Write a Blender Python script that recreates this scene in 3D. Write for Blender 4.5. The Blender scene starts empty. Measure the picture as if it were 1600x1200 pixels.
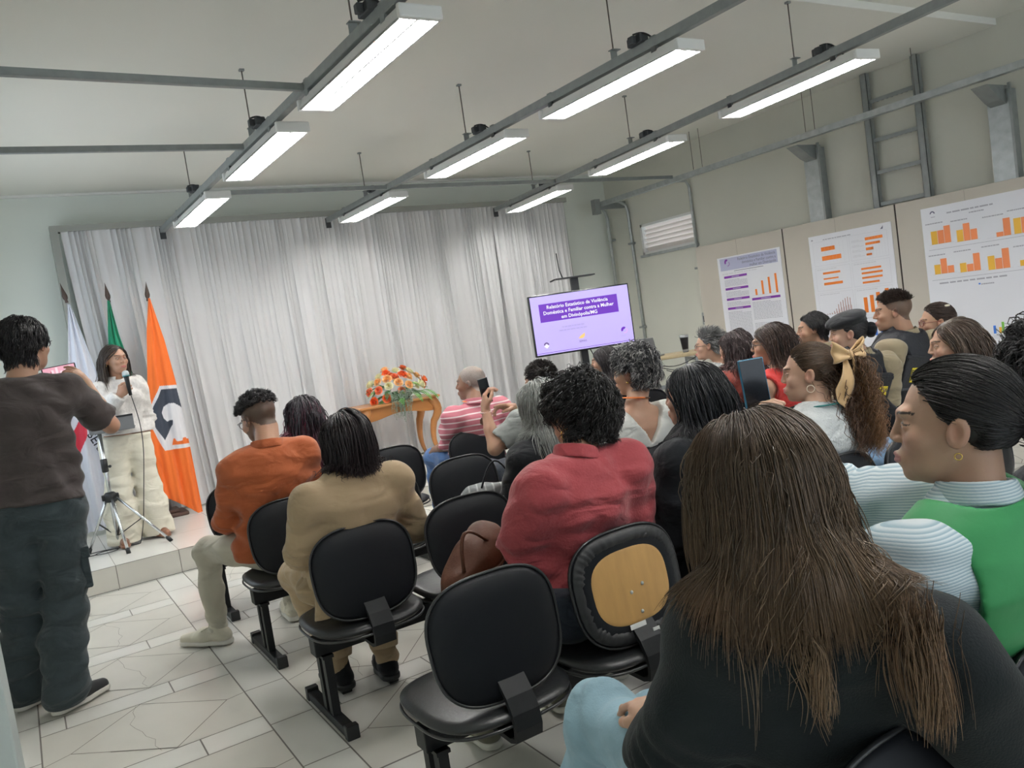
import bpy, bmesh, math, random
import numpy as np
from mathutils import Vector, Matrix
random.seed(7); RNG = np.random.default_rng(11)
PI = math.pi
SC = bpy.context.scene
COL = SC.collection

# ------------------------------------------------------------------ camera
F, CAMZ = 1272.0, 1.45
def cam_setup():
    yaw, pit, rol = [math.radians(a) for a in (31.25, 4.3, -8.4)]
    cy, sy, cp, sp, cr, sr = math.cos(yaw), math.sin(yaw), math.cos(pit), math.sin(pit), math.cos(rol), math.sin(rol)
    fwd = np.array([sy*cp, cy*cp, -sp]); right = np.array([cy, -sy, 0.0]); up = np.cross(right, fwd)
    r = right*cr + up*sr; u = -right*sr + up*cr
    cd = bpy.data.cameras.new('camera'); co = bpy.data.objects.new('camera', cd); COL.objects.link(co)
    m = Matrix(((r[0], u[0], -fwd[0], 0), (r[1], u[1], -fwd[1], 0), (r[2], u[2], -fwd[2], CAMZ), (0, 0, 0, 1)))
    co.matrix_world = m
    cd.sensor_fit = 'HORIZONTAL'; cd.sensor_width = 36; cd.lens = 36*F/1600; cd.clip_start = 0.05; cd.clip_end = 100
    SC.camera = co
cam_setup()

# ------------------------------------------------------------------ world, exposure
w = bpy.data.worlds.new('world'); SC.world = w; w.use_nodes = True
bg = w.node_tree.nodes['Background']; bg.inputs[0].default_value = (0.80, 0.90, 1.0, 1); bg.inputs[1].default_value = 1.35
SC.view_settings.view_transform = 'Standard'; SC.view_settings.look = 'None'
SC.view_settings.gamma = 1.0; SC.view_settings.exposure = 0.62; SC.view_settings.use_curve_mapping = False
TUBE = 38.0        # strength of the fluorescent tubes

# ------------------------------------------------------------------ materials
MATS = {}
def mat(name, col=(.8, .8, .8), rough=.6, metal=0.0, bump=0.0, bscale=40.0, var=0.0, vscale=6.0, emit=None, estr=1.0,
        sheen=0.0, coat=0.0, sub=0.0, attr=None, spec=None, stretch=None, alpha=None, trans=None, aniso=0.0):
    if name in MATS: return MATS[name]
    m = bpy.data.materials.new(name); m.use_nodes = True; nt = m.node_tree; N = nt.nodes; L = nt.links
    b = N['Principled BSDF']
    b.inputs['Base Color'].default_value = (*col, 1); b.inputs['Roughness'].default_value = rough; b.inputs['Metallic'].default_value = metal
    if spec is not None: b.inputs['Specular IOR Level'].default_value = spec
    if sheen: b.inputs['Sheen Weight'].default_value = sheen
    if coat: b.inputs['Coat Weight'].default_value = coat; b.inputs['Coat Roughness'].default_value = .1
    if sub: b.inputs['Subsurface Weight'].default_value = sub; b.inputs['Subsurface Scale'].default_value = .01
    if trans: b.inputs['Transmission Weight'].default_value = trans
    if alpha is not None: b.inputs['Alpha'].default_value = alpha
    if aniso: b.inputs['Anisotropic'].default_value = aniso
    tc = N.new('ShaderNodeTexCoord'); mp = N.new('ShaderNodeMapping'); L.new(tc.outputs['Object'], mp.inputs[0])
    if stretch: mp.inputs['Scale'].default_value = stretch
    src = None
    if attr:
        a = N.new('ShaderNodeAttribute'); a.attribute_name = attr; src = a.outputs['Color']
    if var > 0:
        n = N.new('ShaderNodeTexNoise'); n.inputs['Scale'].default_value = vscale; n.inputs['Detail'].default_value = 4
        L.new(mp.outputs[0], n.inputs['Vector'])
        r = N.new('ShaderNodeMapRange'); r.inputs[1].default_value = .25; r.inputs[2].default_value = .75
        r.inputs[3].default_value = 1-var; r.inputs[4].default_value = 1+var; L.new(n.outputs['Fac'], r.inputs[0])
        mx = N.new('ShaderNodeVectorMath'); mx.operation = 'SCALE'
        if src is not None: L.new(src, mx.inputs[0])
        else: mx.inputs[0].default_value = col
        L.new(r.outputs[0], mx.inputs['Scale']); L.new(mx.outputs[0], b.inputs['Base Color'])
    elif src is not None: L.new(src, b.inputs['Base Color'])
    if bump > 0:
        n2 = N.new('ShaderNodeTexNoise'); n2.inputs['Scale'].default_value = bscale; n2.inputs['Detail'].default_value = 5
        L.new(mp.outputs[0], n2.inputs['Vector'])
        bp = N.new('ShaderNodeBump'); bp.inputs['Strength'].default_value = bump; bp.inputs['Distance'].default_value = .01
        L.new(n2.outputs['Fac'], bp.inputs['Height']); L.new(bp.outputs[0], b.inputs['Normal'])
    if emit:
        b.inputs['Emission Color'].default_value = (*emit, 1); b.inputs['Emission Strength'].default_value = estr
    MATS[name] = m
    return m

# ------------------------------------------------------------------ mesh builder
class MB:
    def __init__(s): s.v = []; s.f = []; s.m = []; s.mats = []; s.cur = 0; s.smooth = []; s.sm = False
    def use(s, m, smooth=None):
        if m not in s.mats: s.mats.append(m)
        s.cur = s.mats.index(m)
        if smooth is not None: s.sm = smooth
        return s
    def add(s, vs, fs, smooth=None):
        o = len(s.v); s.v += [tuple(map(float, p)) for p in vs]
        for f in fs:
            s.f.append(tuple(o+i for i in f)); s.m.append(s.cur); s.smooth.append(s.sm if smooth is None else smooth)
        return s
    def box(s, x0, x1, y0, y1, z0, z1, M=None, bev=0.0):
        if x0 > x1: x0, x1 = x1, x0
        if y0 > y1: y0, y1 = y1, y0
        if z0 > z1: z0, z1 = z1, z0
        if bev > 0:
            bm = bmesh.new(); bmesh.ops.create_cube(bm, size=1)
            for v in bm.verts: v.co = Vector((x0+(v.co.x+.5)*(x1-x0), y0+(v.co.y+.5)*(y1-y0), z0+(v.co.z+.5)*(z1-z0)))
            bmesh.ops.bevel(bm, geom=bm.edges[:], offset=bev, segments=2, affect='EDGES', profile=.5)
            bm.verts.index_update()
            vs = [M @ v.co if M else v.co.copy() for v in bm.verts]; fs = [[v.index for v in f.verts] for f in bm.faces]; bm.free()
            return s.add(vs, fs)
        vs = [(x, y, z) for z in (z0, z1) for y in (y0, y1) for x in (x0, x1)]
        if M: vs = [M @ Vector(p) for p in vs]
        return s.add(vs, [(0, 2, 3, 1), (4, 5, 7, 6), (0, 1, 5, 4), (2, 6, 7, 3), (0, 4, 6, 2), (1, 3, 7, 5)], False)
    def tube(s, pts, r, n=8, caps=True, closed=False, flat=1.0):
        pts = [Vector(p) for p in pts]; K = len(pts); rs = r if hasattr(r, '__len__') else [r]*K
        prev = None; rings = []
        for i, p in enumerate(pts):
            if closed: t = pts[(i+1) % K]-pts[i-1]
            else: t = pts[min(i+1, K-1)]-pts[max(i-1, 0)]
            t.normalize()
            if prev is None:
                a = Vector((0, 0, 1)) if abs(t.z) < .9 else Vector((1, 0, 0))
                u = t.cross(a).normalized()
            else: u = (prev-t*prev.dot(t)).normalized()
            prev = u; v = t.cross(u)
            rings.append([p+u*math.cos(2*PI*j/n)*rs[i]+v*math.sin(2*PI*j/n)*rs[i]*flat for j in range(n)])
        vs = [q for ring in rings for q in ring]; fs = []
        for i in range(K if closed else K-1):
            for j in range(n):
                a = i*n+j; b = i*n+(j+1) % n; c = ((i+1) % K)*n+(j+1) % n; d = ((i+1) % K)*n+j
                fs.append((a, b, c, d))
        if caps and not closed: fs += [tuple(range(n-1, -1, -1)), tuple((K-1)*n+j for j in range(n))]
        return s.add(vs, fs, True)
    def bar(s, a, b, w, h, up=(0, 0, 1)):
        a = Vector(a); b = Vector(b); t = (b-a).normalized(); up = Vector(up)
        x = t.cross(up).normalized(); z = x.cross(t)
        vs = []
        for p in (a, b):
            for sx, sz in ((-1, -1), (1, -1), (1, 1), (-1, 1)): vs.append(p+x*sx*w/2+z*sz*h/2)
        return s.add(vs, [(3, 2, 1, 0), (4, 5, 6, 7), (0, 1, 5, 4), (1, 2, 6, 5), (2, 3, 7, 6), (3, 0, 4, 7)], False)
    def lathe(s, prof, c=(0, 0, 0), n=24, M=None):
        vs = []; fs = []; K = len(prof)
        for (r, z) in prof:
            for j in range(n):
                p = Vector((c[0]+r*math.cos(2*PI*j/n), c[1]+r*math.sin(2*PI*j/n), c[2]+z)); vs.append(M @ p if M else p)
        for i in range(K-1):
            for j in range(n):
                fs.append((i*n+j, i*n+(j+1) % n, (i+1)*n+(j+1) % n, (i+1)*n+j))
        return s.add(vs, fs, True)
    def ball(s, c, r, n=12, M=None):
        if not hasattr(r, '__len__'): r = (r, r, r)
        vs = []; fs = []
        for i in range(n+1):
            for j in range(2*n):
                th = PI*i/n; ph = PI*j/n
                p = Vector((c[0]+r[0]*math.sin(th)*math.cos(ph), c[1]+r[1]*math.sin(th)*math.sin(ph), c[2]+r[2]*math.cos(th))); vs.append(M @ p if M else p)
        for i in range(n):
            for j in range(2*n): fs.append((i*2*n+j, (i+1)*2*n+j, (i+1)*2*n+(j+1) % (2*n), i*2*n+(j+1) % (2*n)))
        return s.add(vs, fs, True)
    def grid(s, fn, nu, nv, thick=0.0):
        P = [[Vector(fn(i/nu, j/nv)) for j in range(nv+1)] for i in range(nu+1)]
        vs = [p for row in P for p in row]; W = nv+1
        fs = [(i*W+j, (i+1)*W+j, (i+1)*W+j+1, i*W+j+1) for i in range(nu) for j in range(nv)]
        if thick:
            off = len(vs)
            ns = []
            for i in range(nu+1):
                for j in range(nv+1):
                    a = P[min(i+1, nu)][j]-P[max(i-1, 0)][j]; b = P[i][min(j+1, nv)]-P[i][max(j-1, 0)]
                    q = a.cross(b); q = q.normalized() if q.length > 1e-9 else Vector((0, 0, 1)); ns.append(q)
            vs += [v-n_*thick for v, n_ in zip(vs, ns)]
            fs += [tuple(off+k for k in reversed(f)) for f in fs[:]]
            rim = [(i, 0) for i in range(nu+1)]+[(nu, j) for j in range(1, nv+1)]+[(i, nv) for i in range(nu-1, -1, -1)]+[(0, j) for j in range(nv-1, 0, -1)]
            for k in range(len(rim)):
                a = rim[k][0]*W+rim[k][1]; b = rim[(k+1) % len(rim)]; b = b[0]*W+b[1]
                fs.append((b, a, a+off, b+off))
        return s.add(vs, fs, True)
    def mesh(s, name):
        me = bpy.data.meshes.new(name); me.from_pydata(s.v, [], s.f)
        for m in s.mats: me.materials.append(m)
        me.polygons.foreach_set('material_index', s.m); me.polygons.foreach_set('use_smooth', s.smooth); me.update()
        return me
    def build(s, name, parent=None, label=None, **k):
        return link(name, s.mesh(name), parent, label, **k)
def link(name, me, parent=None, label=None, cat=None, group=None, kind=None):
    o = bpy.data.objects.new(name, me); COL.objects.link(o)
    if parent: o.parent = parent
    tag(o, label, cat, group, kind); return o
def tag(o, label=None, cat=None, group=None, kind=None):
    if label: o['label'] = label
    if cat: o['category'] = cat
    if group: o['group'] = group
    if kind: o['kind'] = kind
    return o
def empty(name, loc=(0, 0, 0), label=None, cat=None, group=None, rz=0):
    o = bpy.data.objects.new(name, None); COL.objects.link(o); o.location = loc; o.rotation_euler = (0, 0, rz)
    o.empty_display_size = .1
    return tag(o, label, cat, group)
def copy_tree(o, parent=None):
    c = o.copy(); COL.objects.link(c)
    if parent: c.parent = parent
    for ch in list(KIDS.get(o.name, [])): 
        d = copy_tree(ch, c)
    return c
KIDS = {}
def reg_kids():
    KIDS.clear()
    for o in COL.objects:
        if o.parent: KIDS.setdefault(o.parent.name, []).append(o)
def dup(o, loc, label=None, rz=None):
    reg_kids(); c = copy_tree(o); c.location = loc
    if rz is not None: c.rotation_euler = (0, 0, rz)
    if label: c['label'] = label
    return c
_TC = {}
def text_geo(s, size=1.0, bold=0.0, align='CENTER', sx=1.0):
    key = (s, bold, align)
    if key not in _TC:
        cu = bpy.data.curves.new('t', 'FONT'); cu.body = s; cu.size = 1; cu.offset = bold; cu.align_x = align; cu.resolution_u = 2
        ob = bpy.data.objects.new('t', cu); COL.objects.link(ob)
        dg = bpy.context.evaluated_depsgraph_get(); me = bpy.data.meshes.new_from_object(ob.evaluated_get(dg))
        _TC[key] = ([tuple(v.co) for v in me.vertices], [tuple(p.vertices) for p in me.polygons])
        bpy.data.objects.remove(ob); bpy.data.curves.remove(cu); bpy.data.meshes.remove(me)
    vs, fs = _TC[key]
    return [(x*size*sx, y*size) for x, y, z in vs], fs
class Art:      # flat printed artwork in the (u, v) plane of a frame: origin o, axes U, V, normal Nn
    def __init__(s, o, U, V): s.o = Vector(o); s.U = Vector(U).normalized(); s.V = Vector(V).normalized(); s.N = s.U.cross(s.V); s.mb = MB(); s.k = 0
    def P(s, u, v, e): return s.o+s.U*u+s.V*v+s.N*e
    def poly(s, pts, m, lev=1):
        s.mb.use(m, False); s.mb.add([s.P(u, v, lev*.0006) for u, v in pts], [tuple(range(len(pts)))])
    def rect(s, u0, v0, u1, v1, m, lev=1): s.poly([(u0, v0), (u1, v0), (u1, v1), (u0, v1)], m, lev)
    def text(s, st, u, v, size, m, lev=2, bold=0.0, align='CENTER', sx=1.0):
        vs, fs = text_geo(st, size, bold, align, sx); s.mb.use(m, False)
        s.mb.add([s.P(u+a, v+b, lev*.0006) for a, b in vs], fs)
    def lines(s, u0, v0, u1, v1, n, m, lev=1, h=.35, rnd=True):
        dv = (v1-v0)/n
        for i in range(n):
            u = u0; y = v0+dv*i
            while u < u1-1e-6:
                ln = random.uniform(.012, .035)*(u1-u0)/.3; e = min(u1, u+ln)
                s.rect(u, y, e, y+dv*h, m, lev); u = e+.004*(u1-u0)/.3
                if i == n-1 and u > u0+(u1-u0)*.6: break
# ================================================================== the room
M_wall = mat('wall_paint', (.77, .81, .75), .75, bump=.05, bscale=25, var=.02, vscale=1.2)
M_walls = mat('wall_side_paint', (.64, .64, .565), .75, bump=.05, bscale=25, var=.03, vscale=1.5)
M_ceil = mat('ceiling_paint', (.80, .80, .735), .8, bump=.04, bscale=15, var=.02, vscale=.8)
M_ceilw = mat('ceiling_beam_paint', (.84, .84, .80), .8)
M_tile = mat('floor_tile_patterned', (.66, .64, .58), .34, var=.05, vscale=3, bump=.012, bscale=60)
M_tilew = mat('floor_tile_plain', (.76, .75, .70), .26, var=.03, vscale=2, bump=.01, bscale=60)
M_grout = mat('floor_grout', (.20, .185, .165), .8)
M_scribe = mat('tile_scribe_line', (.22, .20, .17), .6)
M_steel = mat('galvanised_steel', (.30, .32, .315), .5, .35, var=.1, vscale=20)
M_steel2 = mat('galvanised_sheet', (.46, .49, .49), .42, .6, var=.16, vscale=16)
M_dark = mat('dark_grey_plastic', (.05, .053, .058), .5)
M_black = mat('black_plastic', (.012, .013, .015), .45)
M_white = mat('white_enamel', (.80, .80, .78), .35)
def S(name, mb, parent=None): return mb.build(name, parent, kind='structure')
XL, XR, YB, CZ, Y0 = -.32, 6.85, 8.32, 3.17, -3.0
STY, STZ = 6.34, .17
# floor: base sheet with tiles and grout laid as strips of the same mesh
fl = MB(); fl.use(M_grout); fl.box(XL, XR, Y0, YB, -.1, -.0015)
G = .006
def tile(x0, x1, y0, y1, m):
    x0 = max(x0, XL); x1 = min(x1, XR); y0 = max(y0, Y0); y1 = min(y1, STY)
    if x1-x0 < .012 or y1-y0 < .012: return
    fl.use(m, False); fl.add([(x0+G/2, y0+G/2, 0), (x1-G/2, y0+G/2, 0), (x1-G/2, y1-G/2, 0), (x0+G/2, y1-G/2, 0)], [(0, 1, 2, 3)])
def scribe(a, b, w=.0042):
    a = Vector((*a, .0006)); b = Vector((*b, .0006)); t = (b-a).normalized(); n = Vector((-t.y, t.x, 0))*w/2
    if max(a.y, b.y) > STY: return
    fl.use(M_scribe, False); fl.add([a-n, b-n, b+n, a+n], [(0, 1, 2, 3)])
PX, PY = .97, .765
for bi in range(-1, 8):
    x0 = -.14+bi*PX; x1 = x0+.79
    for bj in range(-5, 4):
        y0 = 3.41+bj*PY; y1 = y0+.6
        if y1 < 2.55:
            continue
        xm, ym = (x0+x1)/2, (y0+y1)/2
        tile(x0, x1, y0, y1, M_tile)
        if y0 < STY-.05 and x1 < XR:
            a, b, c, d = (xm, y1-.004), (x1-.08, ym), (xm+.06, y0+.004), (x0+.10, ym+.01)
            for s_, e_ in ((a, b), (b, c), (c, d), (d, a), (b, (x1-.005, ym+.015)), (d, (x0+.005, ym-.03)), (c, (xm-.16, y0+.19))): scribe(s_, e_)
            px, py = xm-.02, y1-.01     # natural vein crossing the tile
            for q in range(9):
                nx = px+random.uniform(-.03, .035); ny = py-.062; scribe((px, py), (nx, ny), .0016); px, py = nx, ny
        for q0, q1 in ((x0-.3, x0+.10), (x0+.10, x0+.54), (x0+.54, x1)):
            tile(max(q0, x0), q1, y1, y1+PY-.6, M_tilew)
    yy = 2.87-.43*6
    k = 0
    while yy < STY:
        if yy+.43 > 2.65: tile(x1, x0+PX, max(yy, 2.645), yy+.43, M_tilew)
        yy += .43
for i in range(-4, 18):
    for j in range(0, 13):
        y1 = 2.642-j*.44+.0; y0 = y1-.44 if j else 2.42
        if j: y1 = 2.42-(j-1)*.44; y0 = y1-.44
        tile(1.30+i*.44, 1.74+i*.44, y0, y1, M_tilew if (i+j) % 3 else M_tile)
S('floor', fl)
st = MB(); st.use(M_grout); st.box(XL, XR, STY+.004, YB, 0, STZ-.0015)
for i in range(-2, 17):
    x0 = max(.41+i*.42, XL); x1 = min(.41+(i+1)*.42, XR)
    if x1-x0 < .02: continue
    for k, (a, b) in enumerate(((STY, STY+.62), (STY+.62, STY+1.3), (STY+1.3, YB))):
        st.use(M_tilew, False); st.add([(x0+.002, a+(.0 if not k else .002), STZ), (x1-.002, a+(.0 if not k else .002), STZ), (x1-.002, b-.002, STZ), (x0+.002, b-.002, STZ)], [(0, 1, 2, 3)])
    st.use(M_tile, False); st.add([(x0+.002, STY, .003), (x1-.002, STY, .003), (x1-.002, STY, STZ-.003), (x0+.002, STY, STZ-.003)], [(0, 1, 2, 3)])
S('floor_stage', st)
b = MB(); b.use(M_wall); b.box(XL-.15, XR+.2, YB, YB+.15, -.1, CZ+.3); S('wall_back', b)
b = MB(); b.use(M_walls)    # right wall with a slot for the louvred vent
WY0, WY1, WZ0, WZ1 = 6.80, 7.72, 2.03, 2.40
b.box(XR, XR+.2, Y0, WY0, -.1, CZ+.3); b.box(XR, XR+.2, WY1, YB, -.1, CZ+.3)
b.box(XR, XR+.2, WY0, WY1, -.1, WZ0); b.box(XR, XR+.2, WY0, WY1, WZ1, CZ+.3); S('wall_right', b)
b = MB(); b.use(M_wall); LW0, LW1, LZ0, LZ1 = 5.0, 7.7, .95, 2.6     # left wall; unseen window opening added to light the stage and back wall
b.box(XL-.15, XL, Y0, LW0, -.1, CZ+.3); b.box(XL-.15, XL, LW1, YB, -.1, CZ+.3); b.box(XL-.15, XL, LW0, LW1, -.1, LZ0); b.box(XL-.15, XL, LW0, LW1, LZ1, CZ+.3); S('wall_left', b)
b = MB(); b.use(M_white)  # frame of the added window, out of view
for (y0, y1, z0, z1) in ((LW0, LW1, LZ0, LZ0+.05), (LW0, LW1, LZ1-.05, LZ1), (LW0, LW0+.05, LZ0, LZ1), (LW1-.05, LW1, LZ0, LZ1), ((LW0+LW1)/2-.025, (LW0+LW1)/2+.025, LZ0, LZ1)): b.box(XL-.1, XL-.05, y0, y1, z0, z1)
S('window_added', b)
b = MB(); b.use(mat('pier_paint', (.42, .46, .44), .6)); b.box(XL, -.096, 1.65, 1.82, -.0, CZ+.05, bev=.004); S('wall_left_pier', b)
b = MB(); b.use(M_ceil); b.box(XL-.15, XR+.2, 3.38, YB+.15, CZ, CZ+.1); b.box(XL-.15, XR+.2, Y0, 3.38, CZ+.05, CZ+.15)
b.use(M_ceilw); b.box(XL-.15, XR+.2, 3.372, 3.38, CZ, CZ+.05)
S('ceiling', b)
b = MB(); b.use(M_walls); b.box(XL, XR, Y0-.15, Y0, -.1, .9); b.box(XL, XR, Y0-.15, Y0, 3.0, CZ+.3)
b.box(XL, .2, Y0-.15, Y0, 1, 2.75); b.box(6.3, XR, Y0-.15, Y0, 1, 2.75); S('wall_rear', b)
# louvred vent window: frame and fixed slats
b = MB(); b.use(M_white)
for (y0, y1, z0, z1) in ((WY0, WY1, WZ1-.03, WZ1), (WY0, WY1, WZ0, WZ0+.03), (WY0, WY0+.03, WZ0, WZ1), (WY1-.03, WY1, WZ0, WZ1)): b.box(XR-.01, XR+.1, y0, y1, z0, z1)
b.use(M_steel2); b.box(XR-.035, XR+.02, WY0-.03, WY1+.03, WZ0-.03, WZ0)
wf = S('window_1', b)
b = MB(); b.use(mat('vent_slat', (.86, .80, .76), .5))
for i in range(6):
    z = WZ0+.055+i*.055; Mx = Matrix.Translation((XR+.05, 0, z)) @ Matrix.Rotation(math.radians(50), 4, 'Y')
    b.box(-.034, .034, WY0+.03, WY1-.03, -.004, .004, M=Mx)
b.build('window_slats', wf)
b = MB(); b.use(M_ceilw); b.box(XR-.0, XL, YB-.03, YB, CZ-.02, CZ); S('trim_1', b)

# ------------------------------------------------------------------ ceiling tracks, rods, lamps
M_rod = mat('threaded_rod', (.16, .14, .12), .5, .6)
M_tube = mat('fluorescent_tube', (1, 1, 1), .5, emit=(1, .985, .955), estr=TUBE)
M_refl = mat('polished_reflector', (.92, .92, .92), .12, 0.9)
ZT = 2.75
TR = {1: ((1.40, 8.03), (1.53, 1.2)), 2: ((2.99, 8.03), (3.06, 1.2)), 3: ((5.0, 8.03), (4.20, 1.2))}
def tx(k, y):
    (xa, ya), (xb, yb) = TR[k]; return xa+(xb-xa)*(y-ya)/(yb-ya)
def strut(mb, a, b, w=.038, h=.045):
    a = Vector(a); b = Vector(b); t = (b-a).normalized(); x = t.cross(Vector((0, 0, 1))).normalized(); L = (b-a).length
    mb.bar(a+x*w/2, b+x*w/2, .004, h); mb.bar(a-x*w/2, b-x*w/2, .004, h); mb.bar(a+Vector((0, 0, -h/2)), b+Vector((0, 0, -h/2)), w, .004)
    for sg in (-1, 1): mb.bar(a+x*sg*(w/2-.006)+Vector((0, 0, h/2)), b+x*sg*(w/2-.006)+Vector((0, 0, h/2)), .012, .003)
wh = {1: 'running nearest the photographer on the left', 2: 'running down the middle of the room', 3: 'running nearest the poster wall'}
for k in TR:
    (xa, ya), (xb, yb) = TR[k]
    mb = MB(); mb.use(M_steel); strut(mb, (xa, ya, ZT), (xb, yb, ZT))
    t = mb.build('lighting_channel'); tag(t, 'long grey perforated steel channel carrying three lamps, '+{1: 'leftmost of three', 2: 'middle of three', 3: 'rightmost of three'}[k], 'ceiling channel', None)
    mb = MB(); mb.use(M_dark, False); mb.bar((xa, ya+.0, ZT-.03), (xa, ya+.02, ZT-.03), .05, .10); mb.build('end_bracket', t)
LY = {1: (3.43, 5.0, 6.75, .8), 2: (3.55, 5.15, 7.05, .8), 3: (3.5, 5.3, 7.1, .8)}  # last lamp of each channel is out of view, added to light the room
LZ = 2.655
def make_lamp():
    r = empty('fluorescent_lamp')
    b = MB(); b.use(M_white, False); W_, L_ = .095, .61
    b.box(-W_+.025, W_-.025, -L_+.02, L_-.02, .045, .055)
    for sg in (-1, 1):
        b.add([(sg*W_, -L_, 0), (sg*W_, L_, 0), (sg*(W_-.025), L_-.02, .055), (sg*(W_-.025), -L_+.02, .055)], [(0, 1, 2, 3)])
        b.add([(sg*(W_-.004), -L_, 0), (sg*(W_-.004), L_, 0), (sg*(W_-.03), L_-.02, .05), (sg*(W_-.03), -L_+.02, .05)], [(0, 1, 2, 3)])
    b.box(-W_, W_, -L_, -L_+.03, -.006, .05, bev=.008); b.box(-W_, W_, L_-.03, L_, -.006, .05, bev=.008)
    b.build('housing', r)
    b = MB(); b.use(M_refl, False)
    for sg in (-1, 1):
        c = sg*.044
        for i in range(6):
            a0 = PI*i/6; a1 = PI*(i+1)/6
            b.add([(c+.038*math.cos(a0), -.575, .002+.034*math.sin(a0)), (c+.038*math.cos(a1), -.575, .002+.034*math.sin(a1)), (c+.038*math.cos(a1), .575, .002+.034*math.sin(a1)), (c+.038*math.cos(a0), .575, .002+.034*math.sin(a0))], [(0, 1, 2, 3)])
    b.build('reflector', r)
    b = MB(); b.use(M_refl, False)
    for i in range(16):
        y = -.54+i*.072; b.box(-.084, .084, y-.0012, y+.0012, -.004, .006)
    for x in (-.084, 0, .084): b.box(x-.0015, x+.0015, -.58, .58, -.004, .008)
    b.build('louvre', r)
    for sg in (-1, 1):
        b = MB(); b.use(M_tube); b.tube([(sg*.044, -.575, .017), (sg*.044, .575, .017)], .013, 8); b.build('tube', r)
    return r
proto = None
names = {(1, 0): 'bright twin tube lamp nearest the photographer on the leftmost channel', (1, 1): 'middle twin tube lamp hanging under the leftmost ceiling channel', (1, 2): 'twin tube lamp above the curtain end of the leftmost channel',
         (2, 0): 'nearest visible twin tube lamp on the middle ceiling channel', (2, 1): 'centre twin tube lamp halfway along the middle ceiling channel', (2, 2): 'twin tube lamp closest to curtain on the middle channel',
         (3, 0): 'twin tube lamp on the rightmost channel in front of the wall ladder', (3, 1): 'centre twin tube lamp halfway along the rightmost ceiling channel', (3, 2): 'twin tube lamp closest to curtain on the rightmost channel'}
def rodset(k, y, n):
    x = tx(k, y); ztop = CZ if y > 3.38 else CZ+.05
    if n < 3:
        b = MB(); b.use(M_rod, True); b.tube([(x, y, ztop), (x, y, ZT+.06)], .004, 6)
        o = b.build('hanger_rod'); nm = {1: 'leftmost', 2: 'middle', 3: 'rightmost'}[k]; pl = ('nearest the photographer', 'at its middle', 'at its curtain end')[n]
        tag(o, 'thin threaded hanger rod holding the %s channel %s' % (nm, pl), 'hanger rod', None)
        b = MB(); b.use(M_steel, False); b.box(x-.02, x+.02, y-.004, y+.004, ZT-.02, ZT+.075); b.box(x-.02, x+.035, y-.02, y+.02, ZT+.07, ZT+.075); b.build('clamp', o); b = MB(); b.use(M_steel, False); b.box(x-.014, x+.014, y-.014, y+.014, ztop-.012, ztop); b.build('ceiling_plate', o)
        b = MB(); b.use(M_dark, False); b.box(x-.045, x+.01, y-.27, y-.16, ZT+.02, ZT+.065, bev=.006); b.box(x-.075, x-.045, y-.24, y-.20, ZT+.02, ZT+.06, bev=.006)
        o = b.build('power_outlet_box'); tag(o, 'dark outlet box with plug on the %s channel %s' % (nm, pl), 'outlet box')
        b = MB(); b.use(M_black, True); pts = []
        for i in range(13):
            q = i/12; pts.append((x-.07+.11*q, y-.24-.08*q, ZT+.06+.035*math.sin(PI*q)-.08*q))
        b.tube(pts, .005, 6); b.build('cord', o)
for k in LY:
    for n, y in enumerate(LY[k]):
        if proto is None: proto = make_lamp(); o = proto
        else: o = dup(proto, (0, 0, 0))
        ang = math.atan2(TR[k][0][0]-TR[k][1][0], TR[k][0][1]-TR[k][1][1])
        o.location = (tx(k, y)+.055, y, LZ); o.rotation_euler = (0, 0, -ang)
        lab = names.get((k, n), 'unseen twin tube lamp added above the last rows on the %s channel to light the room' % {1: 'leftmost', 2: 'middle', 3: 'rightmost'}[k])
        tag(o, lab, 'ceiling lamp', 'twin tube ceiling lamps')
        for dy in (-.42, .5):
            b = MB(); b.use(M_steel, False); b.box(-.075, -.06, dy-.02, dy+.02, .03, .125); b.box(-.075, .0, dy-.02, dy+.02, .05, .056); b.build('bracket', o)
        rodset(k, y-.05 if n else y-.1, n)
# cross bars between channels
def xbar(a, b_, lab, w=.03):
    b = MB(); b.use(M_steel, False); strut(b, a, b_, w, .03); o = b.build('cross_bar'); tag(o, lab, 'ceiling bar')
xbar((XL, 3.83, ZT), (tx(1, 3.97)-.02, 3.97, ZT), 'grey steel cross bar running left from lamp channel, nearer one')
xbar((XL, 5.12, ZT), (tx(1, 5.1)-.02, 5.1, ZT), 'grey steel cross bar running left from lamp channel, farther one')
xbar((tx(1, 6.5)+.02, 6.46, ZT), (6.4, 6.6, ZT), 'thin steel cross bar tying all channels in front of curtain', .02)
# cable tray along the right wall
b = MB(); b.use(M_steel2, False); strut(b, (6.46, 7.95, 2.72), (6.62, 1.6, 2.78), .07, .05)
o = b.build('cable_tray'); tag(o, 'galvanised cable tray running along the poster wall', 'cable tray')
b = MB(); b.use(M_steel, False); b.box(6.37, 6.845, 7.93, 7.97, 2.66, 2.74); b.box(6.34, 6.42, 7.9, 7.98, 2.6, 2.78); b.build('end_plate', o)
for i, (y, x) in enumerate(((6.35, 6.48), (6.22, 6.48), (4.95, 6.53), (4.85, 6.53), (3.9, 6.56))):
    b = MB(); b.use(M_rod, True); b.tube([(x, y, CZ), (x, y, 2.77)], .003, 6); o = b.build('hanger_rod'); tag(o, ('thin rod holding the cable tray above the louvred vent, farther of pair', 'thin rod holding the cable tray above the louvred vent, nearer of pair', 'thin rod holding cable tray beside wall post, farther of pair', 'thin rod holding cable tray beside wall post, nearer of pair', 'thin rod holding cable tray in front of wall ladder')[i], 'hanger rod')
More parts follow.
